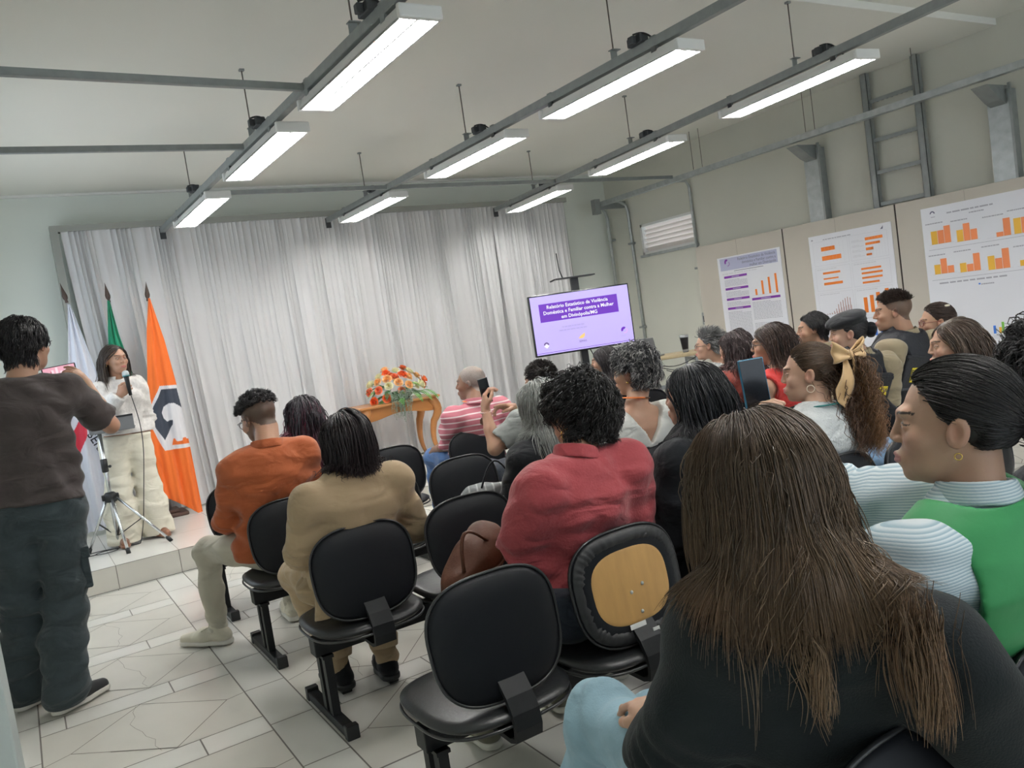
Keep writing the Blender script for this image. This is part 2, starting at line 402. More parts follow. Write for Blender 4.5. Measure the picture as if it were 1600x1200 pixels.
def post(y, z0, lab):
    b = MB(); b.use(M_steel2, False); b.box(6.76, 6.85, y-.085, y+.085, z0, 2.66); b.use(M_steel, False); b.box(6.74, 6.76, y-.105, y-.085, z0, 2.70); b.box(6.76, 6.85, y-.09, y-.085, z0, 2.66)
    o = b.build('wall_post'); tag(o, lab, 'wall post')
    b = MB(); b.use(M_steel, False); b.add([(6.5, y-.06, 2.69), (6.84, y-.06, 2.69), (6.84, y-.06, 2.52), (6.68, y-.06, 2.58), (6.5, y+.06, 2.69), (6.84, y+.06, 2.69), (6.84, y+.06, 2.52), (6.68, y+.06, 2.58)], [(0, 1, 2, 3), (7, 6, 5, 4), (0, 4, 5, 1), (1, 5, 6, 2), (2, 6, 7, 3), (3, 7, 4, 0)]); b.build('bracket', o)
post(5.10, 1.2, 'galvanised wall post rising behind the middle poster'); post(3.37, 1.2, 'wide galvanised wall post near the right picture edge')
# ladder tray on the wall
b = MB(); b.use(M_steel, False)
o = empty('wall_ladder', (6.80, 4.25, 1.3), 'grey steel ladder tray fixed upright on wall between posts', 'ladder')
for yy in (-.24, .235):
    c = MB(); c.use(M_steel, False); c.box(-.03, -.026, yy-.03, yy+.03, 0, 1.86); c.box(-.03, .02, yy-.03, yy-.026, 0, 1.86); c.box(-.03, .02, yy+.026, yy+.03, 0, 1.86); c.build('rail', o)
for i, z in enumerate((.42, .72, 1.0, 1.28, 1.62)):
    c = MB(); c.use(M_steel, False); c.box(-.015, .01, -.215, .21, z, z+.006); c.box(-.015, -.011, -.215, .21, z-.028, z)
    for q in range(9): c.box(-.012, .004, -.19+q*.045, -.175+q*.045, z-.028, z)
    c.build('rung', o)
# conduits
def conduit(pts, r, lab):
    b = MB(); b.use(M_steel2, True); b.tube(pts, r, 10); o = b.build('conduit_pipe'); tag(o, lab, 'conduit pipe'); return o
c1 = conduit([(6.5, 8.0, 2.72), (6.6, 8.10, 2.70), (6.72, 8.2, 2.66), (6.76, 8.22, 2.58), (6.78, 8.24, .2)], .02, 'grey conduit pipe running down the room corner')
c2 = conduit([(6.5, 7.82, 2.73), (6.68, 7.86, 2.73), (6.80, 7.88, 2.68), (6.82, 7.88, 2.6), (6.82, 7.87, .6)], .018, 'grey conduit pipe on poster wall just beside the corner')
c3 = conduit([(6.6, 6.79, 2.74), (6.78, 6.79, 2.74), (6.82, 6.79, 2.68), (6.82, 6.78, 1.24)], .016, 'grey conduit pipe on wall between the vent and poster boards')
b = MB(); b.use(M_steel2, False); b.box(6.80, 6.846, 6.74, 6.83, 1.10, 1.24, bev=.008); b.use(M_dark, False); b.box(6.797, 6.80, 6.765, 6.805, 1.13, 1.20); b.build('outlet_box', c3)
for o_, yv, zz in ((c1, 8.24, (2.3, 1.5)), (c2, 7.87, (2.2, 1.15)), (c3, 6.785, (1.75,))):
    b = MB(); b.use(M_steel, False)
    for z in zz: b = MB(); b.use(M_steel, False); b.box(6.77, 6.846, yv-.028, yv+.028, z-.012, z+.012); b.build('pipe_clip', o_)

# ------------------------------------------------------------------ curtain wall
M_cur = mat('sheer_white_fabric', (.68, .675, .68), .8, sheen=.3, bump=.05, bscale=120, sub=.0)
M_slate = mat('curtain_rail_paint', (.33, .34, .31), .6)
YC = 8.12
b = MB(); b.use(M_slate, False); b.box(.50, 6.06, YC-.03, YC+.06, 2.80, 2.855); b.box(.50, .56, YC-.03, YC+.1, STZ, 2.80); b.box(6.02, 6.045, YC+.02, YC+.06, STZ, 2.8)
S('trim_2', b)
def curtain(x0, x1, seed, lab, lean=0.0):
    rg = np.random.default_rng(seed); L_ = x1-x0; nu = int(L_/.006); nv = 26
    s = np.linspace(0, L_, nu+1); ph = np.zeros_like(s)
    base = 2*PI*s/.052; wob = sum(rg.uniform(.6, 1.6)*np.sin(2*PI*s/rg.uniform(.25, .9)+rg.uniform(0, 6)) for _ in range(5))
    fr = np.sin(base+wob*1.6); big = np.sin(2*PI*s/.19+wob*1.1)
    amp = .6+.4*np.sin(2*PI*s/.37+rg.uniform(0, 6))
    v = np.linspace(0, 1, nv+1)
    Z = STZ+.012+(2.80-STZ-.012)*(1-v)
    g = np.clip(v*1.4, 0, 1)[None, :]
    Y = YC-.012-(.017*(np.sign(fr)*np.abs(fr)**.7*amp)[:, None]*(1-.8*g)+.036*(big[:, None]*g)+.018*np.sin(s*31+wob)[:, None]*g+.006*np.sin(base*.5+wob)[:, None]*g)
    X = x0+s[:, None]+.010*np.cos(base+wob*1.6)[:, None]*(1-.4*g)+.02*np.sin(6*v)[None, :]*np.sin(s*3)[:, None]*0+.012*(np.cos(2*PI*s/.19+wob*1.1))[:, None]*g
    Xs = np.clip(X, x0, x1); Xs = Xs+lean*(v[None, :]**1.3)*(1-s/L_)[:, None]
    P = np.stack([Xs, Y, np.broadcast_to(Z[None, :], X.shape)], -1)
    o = grid_obj('curtain', P, M_cur); tag(o, lab, 'curtain', 'white pleated curtains behind the stage'); return o
def grid_mesh(name, P, m, thick=0.0, cols=None):
    nu, nv = P.shape[0], P.shape[1]; idx = np.arange(nu*nv).reshape(nu, nv)
    V = P.reshape(-1, 3); Fq = np.stack([idx[:-1, :-1], idx[1:, :-1], idx[1:, 1:], idx[:-1, 1:]], -1).reshape(-1, 4)
    if thick:
        du = np.gradient(P, axis=0); dv = np.gradient(P, axis=1); n = np.cross(du, dv); n /= np.linalg.norm(n, axis=-1, keepdims=True)+1e-12
        V2 = (P-n*thick).reshape(-1, 3); o = nu*nv
        rim = np.concatenate([idx[:, 0], idx[-1, 1:], idx[-2::-1, -1], idx[0, -2:0:-1]]); r2 = np.roll(rim, -1)
        side = np.stack([r2, rim, rim+o, r2+o], -1)
        V = np.concatenate([V, V2]); Fq = np.concatenate([Fq, Fq[:, ::-1]+o, side])
        if cols is not None: cols = np.concatenate([cols.reshape(-1, 3)]*2)
    return np_mesh(name, V, Fq, m, cols)
def grid_obj(name, P, m, parent=None, thick=0.0, cols=None): return link(name, grid_mesh(name, P, m, thick, cols), parent)
def np_mesh(name, V, Fq, m, cols=None, smooth=True, midx=None):
    me = bpy.data.meshes.new(name); k = Fq.shape[1]
    me.vertices.add(len(V)); me.vertices.foreach_set('co', np.asarray(V, np.float32).ravel())
    me.loops.add(len(Fq)*k); me.loops.foreach_set('vertex_index', np.asarray(Fq, np.int32).ravel())
    me.polygons.add(len(Fq)); me.polygons.foreach_set('loop_start', np.arange(len(Fq), dtype=np.int32)*k)
    me.polygons.foreach_set('use_smooth', np.full(len(Fq), smooth))
    for q in (m if isinstance(m, (list, tuple)) else [m]): me.materials.append(q)
    if midx is not None: me.polygons.foreach_set('material_index', np.asarray(midx, np.int32))
    me.update(calc_edges=True)
    if cols is not None:
        a = me.color_attributes.new('Col', 'FLOAT_COLOR', 'POINT'); c = np.ones((len(V), 4), np.float32); c[:, :3] = np.asarray(cols).reshape(-1, 3)
        a.data.foreach_set('color', c.ravel())
    return me
curtain(.58, 2.46, 3, 'white pleated curtain panel behind the flags, leftmost', .16); curtain(2.43, 5.01, 4, 'white pleated curtain panel behind the flower table, widest'); curtain(4.97, 6.02, 5, 'white pleated curtain panel next to the television, rightmost')
# ================================================================== benches
M_vinyl = mat('black_vinyl', (.018, .019, .021), .38, bump=.08, bscale=60)
M_shell = mat('black_back_shell', (.007, .008, .011), .5, bump=.02, bscale=200, spec=.25)
M_frame = mat('black_powdercoat', (.012, .013, .015), .5, spec=.3)
M_piping = mat('seat_edge_piping', (.03, .03, .032), .3)
M_ply = mat('plywood_panel', (.50, .29, .10), .5, var=.12, vscale=30, stretch=(1, 1, .12), bump=.02)
M_gath = mat('gathered_black_vinyl', (.022, .022, .024), .5)
def sup(a, n): 
    c, s_ = math.cos(a), math.sin(a); return (math.copysign(abs(c)**(2/n), c), math.copysign(abs(s_)**(2/n), s_))
def pad(mb, w, h, prof, n=2.9, seg=48, bend=0.0, M=None, taper=0.0):
    # prof: list of (scale, offset along thickness); superellipse outline w x h in XZ, thickness along Y
    vs = []; fs = []
    for (sc, off) in prof:
        for j in range(seg):
            cx, cz = sup(2*PI*j/seg, n); ins = 1-sc
            x = (w/2-ins)*cx if sc < 1 else w/2*cx; z = (h/2-ins)*cz if sc < 1 else h/2*cz
            x *= 1+taper*z/h
            p = Vector((x, off+bend*x*x, z)); vs.append(M @ p if M else p)
    K = len(prof)
    for i in range(K-1):
        for j in range(seg): fs.append((i*seg+j, i*seg+(j+1) % seg, (i+1)*seg+(j+1) % seg, (i+1)*seg+j))
    c0 = Vector((0, prof[0][1], 0)); c1 = Vector((0, prof[-1][1], 0))
    vs += [M @ c0 if M else c0, M @ c1 if M else c1]
    for j in range(seg): fs.append((K*seg, (j+1) % seg, j)); fs.append((K*seg+1, (K-1)*seg+j, (K-1)*seg+(j+1) % seg))
    mb.add(vs, fs, True)
BACK_PROF = [(.86, -.012), (.93, -.011), (.97, -.008), (.985, -.002), (1.0, .004), (1.0, .016), (.99, .028), (.96, .038), (.90, .044), (.86, .046)]
def backrest_mesh(ply):
    Mx = Matrix.Translation((0, 0, .605)) @ Matrix.Rotation(math.radians(-9), 4, 'X')
    b = MB(); b.use(M_shell); 
    pr = BACK_PROF if not ply else [(.935, -.006), (.95, -.010), (.97, -.010), (.985, -.004), (1.0, .004), (1.0, .016), (.99, .028), (.96, .038), (.90, .044), (.86, .046)]
    pad(b, .41, .345, pr, bend=.35, M=Mx, taper=.06)
    return b, Mx
def make_backrest(root, x, ply=False):
    b, Mx = backrest_mesh(ply); o = b.build('backrest', root, label='backrest with bare plywood rear panel inside gathered vinyl' if ply else None); o.location = (x, 0, 0)
    b = MB(); b.use(M_piping)
    b.tube([Mx @ Vector((.206*sup(2*PI*j/60, 2.9)[0]*(1+.06*sup(2*PI*j/60, 2.9)[1]*.5), .003+.35*(.2*sup(2*PI*j/60, 2.9)[0])**2, .174*sup(2*PI*j/60, 2.9)[1])) for j in range(60)], .0045, 6, closed=True)
    b.build('piping', o)
    if ply:
        b = MB(); b.use(M_gath); n = 160; vs = []; fs = []
        for k, (sc, off) in enumerate(((.99, -.004), (.97, -.012), (.935, -.013), (.905, -.010), (.895, -.006))):
            for j in range(n):
                cx, cz = sup(2*PI*j/n, 2.9); q = .003*math.sin(j*2.9)*(1 if k in (1, 2, 3) else .2)+.0015*math.sin(j*1.3)
                ins = (1-sc)*.42; p = Vector(((.205-ins)*cx*(1+.06*cz*.5), off-abs(q)+.35*(.2*cx)**2, (.172-ins)*cz)); vs.append(Mx @ p)
        for k in range(4):
            for j in range(n): fs.append((k*n+j, k*n+(j+1) % n, (k+1)*n+(j+1) % n, (k+1)*n+j))
        b.add(vs, fs, True); b.build('gathered_trim', o)
        b = MB(); b.use(M_ply); pad(b, .335, .265, [(.97, -.008), (1.0, -.006), (1.0, .002)], n=2.7, bend=.35, M=Mx); b.build('plywood_panel', o, label='light brown plywood panel')
        b = MB(); b.use(M_steel2)
        for (px, pz) in ((-.012, -.02), (.035, -.005), (.012, -.085)): b.ball((0, 0, 0), (.006, .003, .006), 6, M=Mx @ Matrix.Translation((px, -.009, pz)))
        b.use(mat('paper_tag', (.8, .8, .78), .7), False); b.box(-.05, .01, -.016, -.014, -.125, -.110, M=Mx); b.box(.02, .045, -.03, -.027, -.15, -.138, M=Mx); b.build('screws_and_tag', o)
    b = MB(); b.use(M_frame)    # flat bracket bar under the seat rising behind the backrest
    path = [(-.0, .17, .340), (0, -.05, .333), (0, -.078, .342), (0, -.084, .37), (0, -.078, .41), (0, -.056, .45), (0, -.016, .495), (0, .006, .53)]
    wd = .042; vs = []; fs = []
    for i, (px, py, pz) in enumerate(path):
        a = Vector(path[max(i-1, 0)]); c = Vector(path[min(i+1, len(path)-1)]); t = (c-a).normalized(); nrm = Vector((0, -t.z, t.y))
        for sx, sn in ((-1, -1), (1, -1), (1, 1), (-1, 1)): vs.append((px+sx*wd, py+nrm.y*sn*.007, pz+nrm.z*sn*.007))
    for i in range(len(path)-1):
        for j in range(4): fs.append((i*4+j, i*4+(j+1) % 4, (i+1)*4+(j+1) % 4, (i+1)*4+j))
    fs += [(3, 2, 1, 0), tuple(len(path)*4-4+j for j in range(4))]
    b.add(vs, fs, False); b.build('bracket', o)
    return o
def make_seat(root, x):
    b = MB(); b.use(M_vinyl)
    Mx = Matrix.Translation((0, .15, .425)) @ Matrix.Rotation(math.radians(90), 4, 'X') @ Matrix.Rotation(math.radians(0), 4, 'Y')
    # thickness axis Y of pad becomes Z ; width X, depth Z
    pad(b, .455, .45, [(.90, .030), (.96, .030), (.985, .026), (1.0, .018), (1.0, .010), (.985, -.006), (.96, -.018), (.92, -.024), (.85, -.027)][::-1] and [(.82, -.036), (.88, -.034), (.925, -.028), (.96, -.019), (.985, -.007), (1.0, .006), (1.0, .014), (.975, .026), (.9, .028)], n=3.0, M=Mx)
    for i, v in enumerate(b.v): pass
    o = b.build('seat', root); o.location = (x, 0, -.03)
    b = MB(); b.use(M_piping); b.tube([(.2275*sup(2*PI*j/60, 3)[0], .15+.225*sup(2*PI*j/60, 3)[1], .414) for j in range(60)], .005, 6, closed=True); b.build('piping', o)
    b = MB(); b.use(M_frame, False); b.box(-.09, .09, .08, .30, .372, .400); b.build('mounting_plate', o)
    return o
def make_bench(x0, y, seats, pillars, length, label, ply=None):
    r = empty('waiting_bench', (x0, y, 0), label, 'bench', 'black beam benches in rows')
    b = MB(); b.use(M_frame, False); b.box(-.04, length, .165, .235, .275, .345, bev=.004); b.build('beam', r)
    for px in pillars:
        b = MB(); b.use(M_frame, False)
        for sg in (-1, 1): b.box(px-.016, px+.016, .2+sg*.036-.018, .2+sg*.036+.018, .03, .28)
        b.box(px-.022, px+.022, .14, .26, .268, .28)
        b.box(px-.022, px+.022, -.02, .48, .005, .04, bev=.003); lg = b.build('leg', r)
        for yy in (-.024, .45): b = MB(); b.use(M_black, False); b.box(px-.025, px+.025, yy, yy+.034, 0, .055, bev=.004); b.build('foot_cap', lg)
    for i, sx in enumerate(seats):
        make_seat(r, sx); make_backrest(r, sx, ply == i)
    return r
SP = .475
def row(y, tag_, starts, ply=None):
    for bi, xs in enumerate(starts):
        lab = 'black vinyl three seat bench, %s bench in the %s' % (('leftmost', 'second from left', 'third from left')[bi], tag_)
        if ply is not None and bi == ply[0]: lab = 'black vinyl three seat bench with one bare plywood backrest'
        make_bench(xs, y, [.16, .16+SP, .16+2*SP], [0.0, 1.26], 1.30, lab, ply[1] if ply and ply[0] == bi else None)
row(4.81, 'front row nearest the stage', (.86, 2.42, 3.98)); row(3.86, 'second row from the stage', (.86, 2.42, 3.98)); row(2.93, 'third row from the stage', (.86, 2.42, 3.98))
row(1.94, 'fourth row from the stage', (.86, 2.42, 3.98)[:2], ply=(0, 1))
make_bench(.86, .70, [.16, .16+SP, .16+2*SP], [0.0, 1.26], 1.30, 'black vinyl bench of the last row, nearest the photographer')

# ================================================================== flags
M_flag = mat('flag_cloth', (.8, .8, .8), .7, attr='Col', sheen=.2, bump=.05, bscale=150)
M_alu = mat('aluminium_pole', (.72, .72, .72), .35, .8)
M_finial = mat('dark_bronze_finial', (.07, .045, .035), .4, .3)
M_red = mat('flag_red', (.60, .02, .04), .6)
def inpoly(x, z, poly):
    ins = np.zeros(x.shape, bool); n = len(poly); j = n-1
    for i in range(n):
        xi, zi = poly[i]; xj, zj = poly[j]
        c = ((zi > z) != (zj > z)) & (x < (xj-xi)*(z-zi)/(zj-zi+1e-12)+xi); ins ^= c; j = i
    return ins
def flag_cloth(name, left, right, ztop, zb, y0, amp, nf, base, layers, parent, seed=0):
    nu, nv = 150, 330; u = np.linspace(0, 1, nu)[:, None]; v = np.linspace(0, 1, nv)[None, :]
    zbot = zb[0]+(zb[1]-zb[0])*u**1.2
    Z = ztop+(zbot-ztop)*v
    lz = np.array([p[1] for p in left])[::-1]; lx = np.array([p[0] for p in left])[::-1]; rz = np.array([p[1] for p in right])[::-1]; rx = np.array([p[0] for p in right])[::-1]
    XL_ = np.interp(Z, lz, lx); XR_ = np.interp(Z, rz, rx); X = XL_+(XR_-XL_)*u
    Y = y0+amp*np.sin(2*PI*nf*u+1.2*np.sin(3*v+seed))*(.35+.65*v)*(.5+.5*np.sin(PI*u))+amp*.4*np.sin(2*PI*nf*2.3*u+2*v+seed)*v
    C = np.empty(X.shape+(3,)); C[:] = base
    for col, poly in layers: C[inpoly(X, Z, poly)] = col
    return grid_obj('cloth', np.stack([X, Y, Z], -1), M_flag, parent, .0025, C)
def flag(name, base_pt, top_pt, label):
    r = empty('flag', (0, 0, 0), label, 'flag', 'flags standing behind the speaker')
    b = MB(); b.use(M_alu); a = Vector(base_pt); t = Vector(top_pt); d = (t-a).normalized(); e = t-d*.16
    b.tube([a, e], .012, 10); b.build('pole', r)
    b = MB(); b.use(M_finial); q = d.to_track_quat('Z', 'Y').to_matrix().to_4x4(); q.translation = e
    b.lathe([(.010, -.02), (.014, 0), (.010, .01), (.020, .03), (.022, .05), (.014, .09), (.006, .13), (.0005, .165)], n=14, M=q); b.build('finial', r)
    return r
ORG = (.83, .16, .015); BLK = (.035, .045, .07); WHT = (.78, .77, .80)
r = flag('f', (1.02, 7.86, .2), (1.155, 7.84, 2.275), 'orange flag with dark hexagon emblem beside the speaker')
L_ = [(1.135, 2.12), (1.075, 1.83), (1.0, 1.34), (.96, 1.12), (.955, .84), (.97, .37), (.98, .0)]
R_ = [(1.15, 2.12), (1.207, 1.74), (1.245, 1.296), (1.262, .775), (1.27, .21), (1.27, 0)]
flag_cloth('c', L_, R_, 2.12, (.37, .13), 7.74, .020, 2.2, ORG, [
    (WHT, [(1.098, 1.347), (1.30, 1.33), (1.30, .766), (1.047, .777), (.945, 1.092)]), (BLK, [(1.108, 1.315), (1.236, 1.305), (1.250, 1.134), (1.062, .867), (.967, 1.089)]),
    (WHT, [(1.245, 1.134), (1.19, 1.180), (1.15, 1.183), (1.10, 1.160), (1.077, 1.11), (1.085, 1.06), (1.11, 1.025), (1.14, 1.035), (1.157, 1.032), (1.15, .99), (1.120, .93), (1.06, .865), (1.072, .80), (1.262, .785)]),
    (ORG, [(1.115, .812), (1.140, .868), (1.150, .868), (1.160, .838), (1.205, .838), (1.212, .862), (1.235, .862), (1.245, .846), (1.275, .846), (1.275, .80)])], r, 1)
r = flag('f', (.94, 7.98, .2), (.84, 7.97, 2.31), 'green flag between white and orange ones behind the speaker')
flag_cloth('c', [(.828, 2.15), (.775, 1.78), (.74, 1.3), (.74, .9), (.80, .5)], [(.845, 2.15), (.87, 1.853), (.91, 1.60), (.95, 1.1), (.985, .80), (.985, .5)], 2.15, (.5, .52), 7.90, .03, 2.5, (.0, .26, .13), [], r, 2)
r = flag('f', (.80, 7.86, .2), (.49, 7.86, 2.33), 'white flag with red triangle and black lettering, leftmost flag')
flag_cloth('c', [(.51, 2.14), (.44, 1.69), (.36, 1.25), (.32, 1.05), (.31, .83), (.33, .22), (.33, 0)], [(.53, 2.14), (.586, 1.825), (.65, 1.45), (.69, 1.0), (.70, .6), (.70, .2), (.70, 0)], 2.14, (.21, .22), 7.76, .03, 2.6, (.70, .72, .80), [((.62, .03, .06), [(.503, 1.266), (.361, 1.051), (.33, .95), (.361, .82), (.473, 1.029)])], r, 3)
b = MB(); b.use(mat('flag_lettering', (.02, .02, .03), .6), False)
vs, fs = text_geo('SERA', .098, .012); Mx = Matrix.Translation((.508, 7.715, .935)) @ Matrix.Rotation(math.radians(68), 4, 'Y') @ Matrix.Rotation(PI/2, 4, 'X')
b.add([Mx @ Vector((x, y, 0)) for x, y in vs], fs); vs, fs = text_geo('A', .098, .012); Mx = Matrix.Translation((.487, 7.715, 1.30)) @ Matrix.Rotation(math.radians(25), 4, 'Y') @ Matrix.Rotation(PI/2, 4, 'X')
b.add([Mx @ Vector((x, y, 0)) for x, y in vs], fs); b.build('lettering', r)
b = MB(); b.use(mat('dark_wood_stand', (.10, .055, .04), .5)); b.box(.70, 1.16, 7.76, 8.04, STZ, .205, bev=.01); b.box(.76, 1.1, 7.80, 8.0, .205, .235, bev=.008)
o = b.build('flag_stand'); tag(o, 'dark wooden base holding the three flag poles', 'flag stand')

# ================================================================== flower table
M_wood = mat('varnished_wood', (.46, .19, .055), .38, var=.12, vscale=14, stretch=(.25, 1, 1), coat=.3)
M_woodd = mat('carved_wood_detail', (.36, .13, .035), .4)
TX0, TX1, TY0, TY1, TZ = 2.86, 3.62, 7.52, 7.93, .835
r = empty('console_table', (0, 0, 0), 'varnished wooden console table with curved legs, holding flowers', 'table')
b = MB(); b.use(M_wood)
b.box(TX0-.06, TX1+.05, TY0-.04, TY1+.02, TZ-.025, TZ, bev=.009); b.build('tabletop', r)
b = MB(); b.use(M_wood, False); n = 20
for (yy) in (TY0+.01, TY1-.02):
    vs = []; fs = []
    for i in range(n+1):
        x = TX0+.03+(TX1-TX0-.06)*i/n; zz = TZ-.025-.13+.045*math.sin(PI*i/n)**2
        for y2 in (yy, yy+.02): vs += [(x, y2, TZ-.025), (x, y2, zz)]
    for i in range(n):
        a = i*4; c = a+4; fs += [(a, a+1, c+1, c), (a+2, c+2, c+3, a+3), (a+1, a+3, c+3, c+1)]
    b.add(vs, fs)
b.box(TX0+.01, TX0+.03, TY0+.02, TY1-.02, TZ-.155, TZ-.025); b.box(TX1-.03, TX1-.01, TY0+.02, TY1-.02, TZ-.155, TZ-.025); ap = b.build('apron', r)
b = MB(); b.use(M_woodd, True)
for s_ in (-1, 1): b.tube([(TX0+.005, (TY0+TY1)/2+s_*.04*math.sin(PI*q/8), TZ-.14+.10*q/8) for q in range(9)], .006, 6)
for s_ in (-1, 1): b.tube([(TX0+.35+s_*.03*math.sin(PI*q/8), TY0+.006, TZ-.10+.06*q/8) for q in range(9)], .005, 6)
b.build('carving', ap)
for (lx, ly, sx, sy) in ((TX0+.03, TY0+.03, -1, -1), (TX1-.03, TY0+.03, 1, -1), (TX0+.03, TY1-.03, -1, 1), (TX1-.03, TY1-.03, 1, 1)):
    b = MB(); b.use(M_wood); pts = []; rs = []
    for q in range(17):
        t = q/16; off = .055*math.sin(min(t/.38, 1)*PI)*(1 if t < .38 else 0)+(-.03*math.sin((t-.38)/.62*PI)+.05*((t-.38)/.62)**3 if t >= .38 else 0)
        pts.append((lx+sx*off*.9, ly+sy*off*.5, TZ-.03-(TZ-.03-STZ-.01)*t)); rs.append(.036*(1-t)**1.1+.016 if t < .97 else .02)
    b.tube(pts, rs, 10); b.build('leg', r)
# flowers
r = empty('flower_arrangement', (3.30, 7.72, TZ), 'arrangement of orange, peach and cream roses on console table', 'flowers')
def rose_mesh(c1, c2, nm):
    rg = random.Random(nm); b = MB(); b.use(mat('rose_petal_'+nm, c1, .6, var=.12, vscale=30, sub=.05))
    for lay, (n, rad, hh, opn) in enumerate(((3, .010, .034, .0), (4, .018, .036, .25), (5, .027, .034, .55), (6, .035, .026, 1.0))):
        if lay == 0: b.use(mat('rose_heart_'+nm, c2, .6, sub=.05))
        elif lay == 1: b.use(MATS['rose_petal_'+nm])
        for k in range(n):
            a0 = 2*PI*k/n+lay*.7+rg.uniform(-.2, .2)
            def fn(u, v, a0=a0, rad=rad, hh=hh, opn=opn, n=n):
                a = a0+(u-.5)*2*PI/n*1.45; rr = rad*(.35+.65*math.sin(min(v*1.3, 1)*PI/2))+opn*.012*v**3; z = -.02+hh*(1.15*v)*(1-.25*(2*u-1)**4*v)-opn*.012*v**3+(.0 if opn < .6 else -.006)
                return (rr*math.cos(a), rr*math.sin(a), z)
            b.grid(fn, 6, 6)
    return b.mesh('rose')
ros = {'orange': rose_mesh((.90, .20, .06), (.75, .10, .03), 'orange'), 'coral': rose_mesh((.92, .28, .14), (.8, .15, .05), 'coral'), 'peach': rose_mesh((.93, .55, .25), (.85, .38, .12), 'peach'), 'cream': rose_mesh((.88, .85, .58), (.80, .72, .35), 'cream')}
FX = [(-.30, -.02, .13, 'coral'), (-.24, -.12, .14, 'coral'), (-.29, -.08, .03, 'orange'), (-.18, -.16, .05, 'orange'), (-.13, -.14, .17, 'cream'), (-.20, -.03, .22, 'peach'), (-.10, -.04, .30, 'orange'), (-.16, .02, .27, 'cream'),
      (-.02, -.15, .19, 'peach'), (-.03, -.08, .25, 'coral'), (.06, -.10, .26, 'orange'), (.02, -.02, .31, 'cream'), (.12, -.10, .23, 'peach'), (.16, -.03, .29, 'cream'), (.13, .03, .32, 'orange'), (.20, .02, .27, 'cream'),
      (.08, -.18, .15, 'peach'), (.17, -.16, .13, 'cream'), (.24, -.13, .13, 'cream'), (.31, -.06, .17, 'orange'), (.26, 0, .22, 'peach'), (-.07, .05, .33, 'peach'), (-.25, .06, .20, 'cream'), (-.01, -.18, .10, 'coral'), (.33, .04, .12, 'coral'), (.0, .1, .26, 'orange'), (-.12, -.10, .24, 'peach')]
for (x, y, z, k) in FX:
    o = link('rose', ros[k], r); d = Vector((x*1.1, y*1.3-.05, z*.9+.02)).normalized(); o.location = (x, y, z); o.rotation_mode = 'QUATERNION'; o.rotation_quaternion = d.to_track_quat('Z', 'Y'); s_ = random.uniform(.95, 1.25); o.scale = (s_, s_, s_)
M_leaf = mat('fern_green', (.10, .28, .05), .55, var=.3, vscale=25); M_leafd = mat('dark_leaf_green', (.05, .13, .045), .55, var=.3, vscale=20); M_dusty = mat('dusty_grey_green', (.30, .38, .30), .7, var=.25, vscale=30)
def frond(p0, d, ln, droop, m, w=.05, n=13):
    b = MB(); b.use(m, True); pts = []; p = Vector(p0); d = Vector(d).normalized()
    for i in range(n+1):
        pts.append(p.copy()); p = p+d*ln/n; d = (d+Vector((0, 0, -droop/n))).normalized()
    b.tube(pts, .0018, 4)
    for i in range(1, n+1):
        t = (pts[i]-pts[i-1]).normalized(); sd = t.cross(Vector((0, 0, 1))).normalized() if abs(t.z) < .95 else Vector((1, 0, 0)); L2 = w*math.sin(PI*(.15+.8*i/n))
        for s_ in (-1, 1):
            a = pts[i]; e = a+(sd*s_+t*.5).normalized()*L2+Vector((0, 0, -.006)); wv = t*.006; up = sd.cross(t)*.0015
            b.add([a-wv, (a+e)/2-wv*1.2+up, e, (a+e)/2+wv*1.2+up, a+wv], [(0, 1, 2), (0, 2, 3, 4)])
    return b
for k in range(26):
    a = random.uniform(0, 2*PI); d = (math.cos(a)*1.3, math.sin(a)-.3, random.uniform(.0, .9)); p0 = (math.cos(a)*.12, math.sin(a)*.06, random.uniform(.04, .16))
    frond(p0, d, random.uniform(.16, .27), random.uniform(.5, 1.4), M_leaf if k % 3 else M_leafd, .045).build('fern_frond', r)
for (x, dy) in ((.10, -.2), (.18, -.22), (.24, -.18), (-.05, -.2)): frond((x, -.1, .06), (.5*x*4, -1, .25), .24, 1.6, M_leaf, .05).build('fern_frond', r)
b = MB(); b.use(M_dusty, True)
for k in range(60):
    x = random.gauss(-.04, .05); p = Vector((x, -.16+random.uniform(-.05, .02), .06+random.uniform(-.02, .04))); ln = random.uniform(.12, .34); n = int(ln/.012); d = Vector((random.uniform(-.3, .3), -.7, .3)).normalized()
    for i in range(n):
        q = p+d*.012
        b.tube([p, q], .0012, 3, caps=False); 
        if p.y < -.20: d = (d+Vector((random.uniform(-.12, .12), random.uniform(.02, .1), -.5))).normalized()
        else: d = (d+Vector((random.uniform(-.1, .1), -.15, -.12))).normalized()
        for s_ in range(2):
            e = q+Vector((random.uniform(-1, 1), random.uniform(-1, .6), random.uniform(-.6, .6))).normalized()*random.uniform(.008, .015); m_ = (q+e)/2; sd = Vector((random.uniform(-1, 1), random.uniform(-1, 1), random.uniform(-1, 1)))*.004
            b.add([q, m_+sd, e, m_-sd], [(0, 1, 2, 3)])
        p = q
o = b.build('trailing_foliage', r, kind='stuff')
b = MB(); b.use(mat('basket_dark', (.12, .08, .04), .8)); b.lathe([(.0, .001), (.12, .001), (.15, .03), (.16, .06), (.0, .07)], n=20); b.build('basket', r)

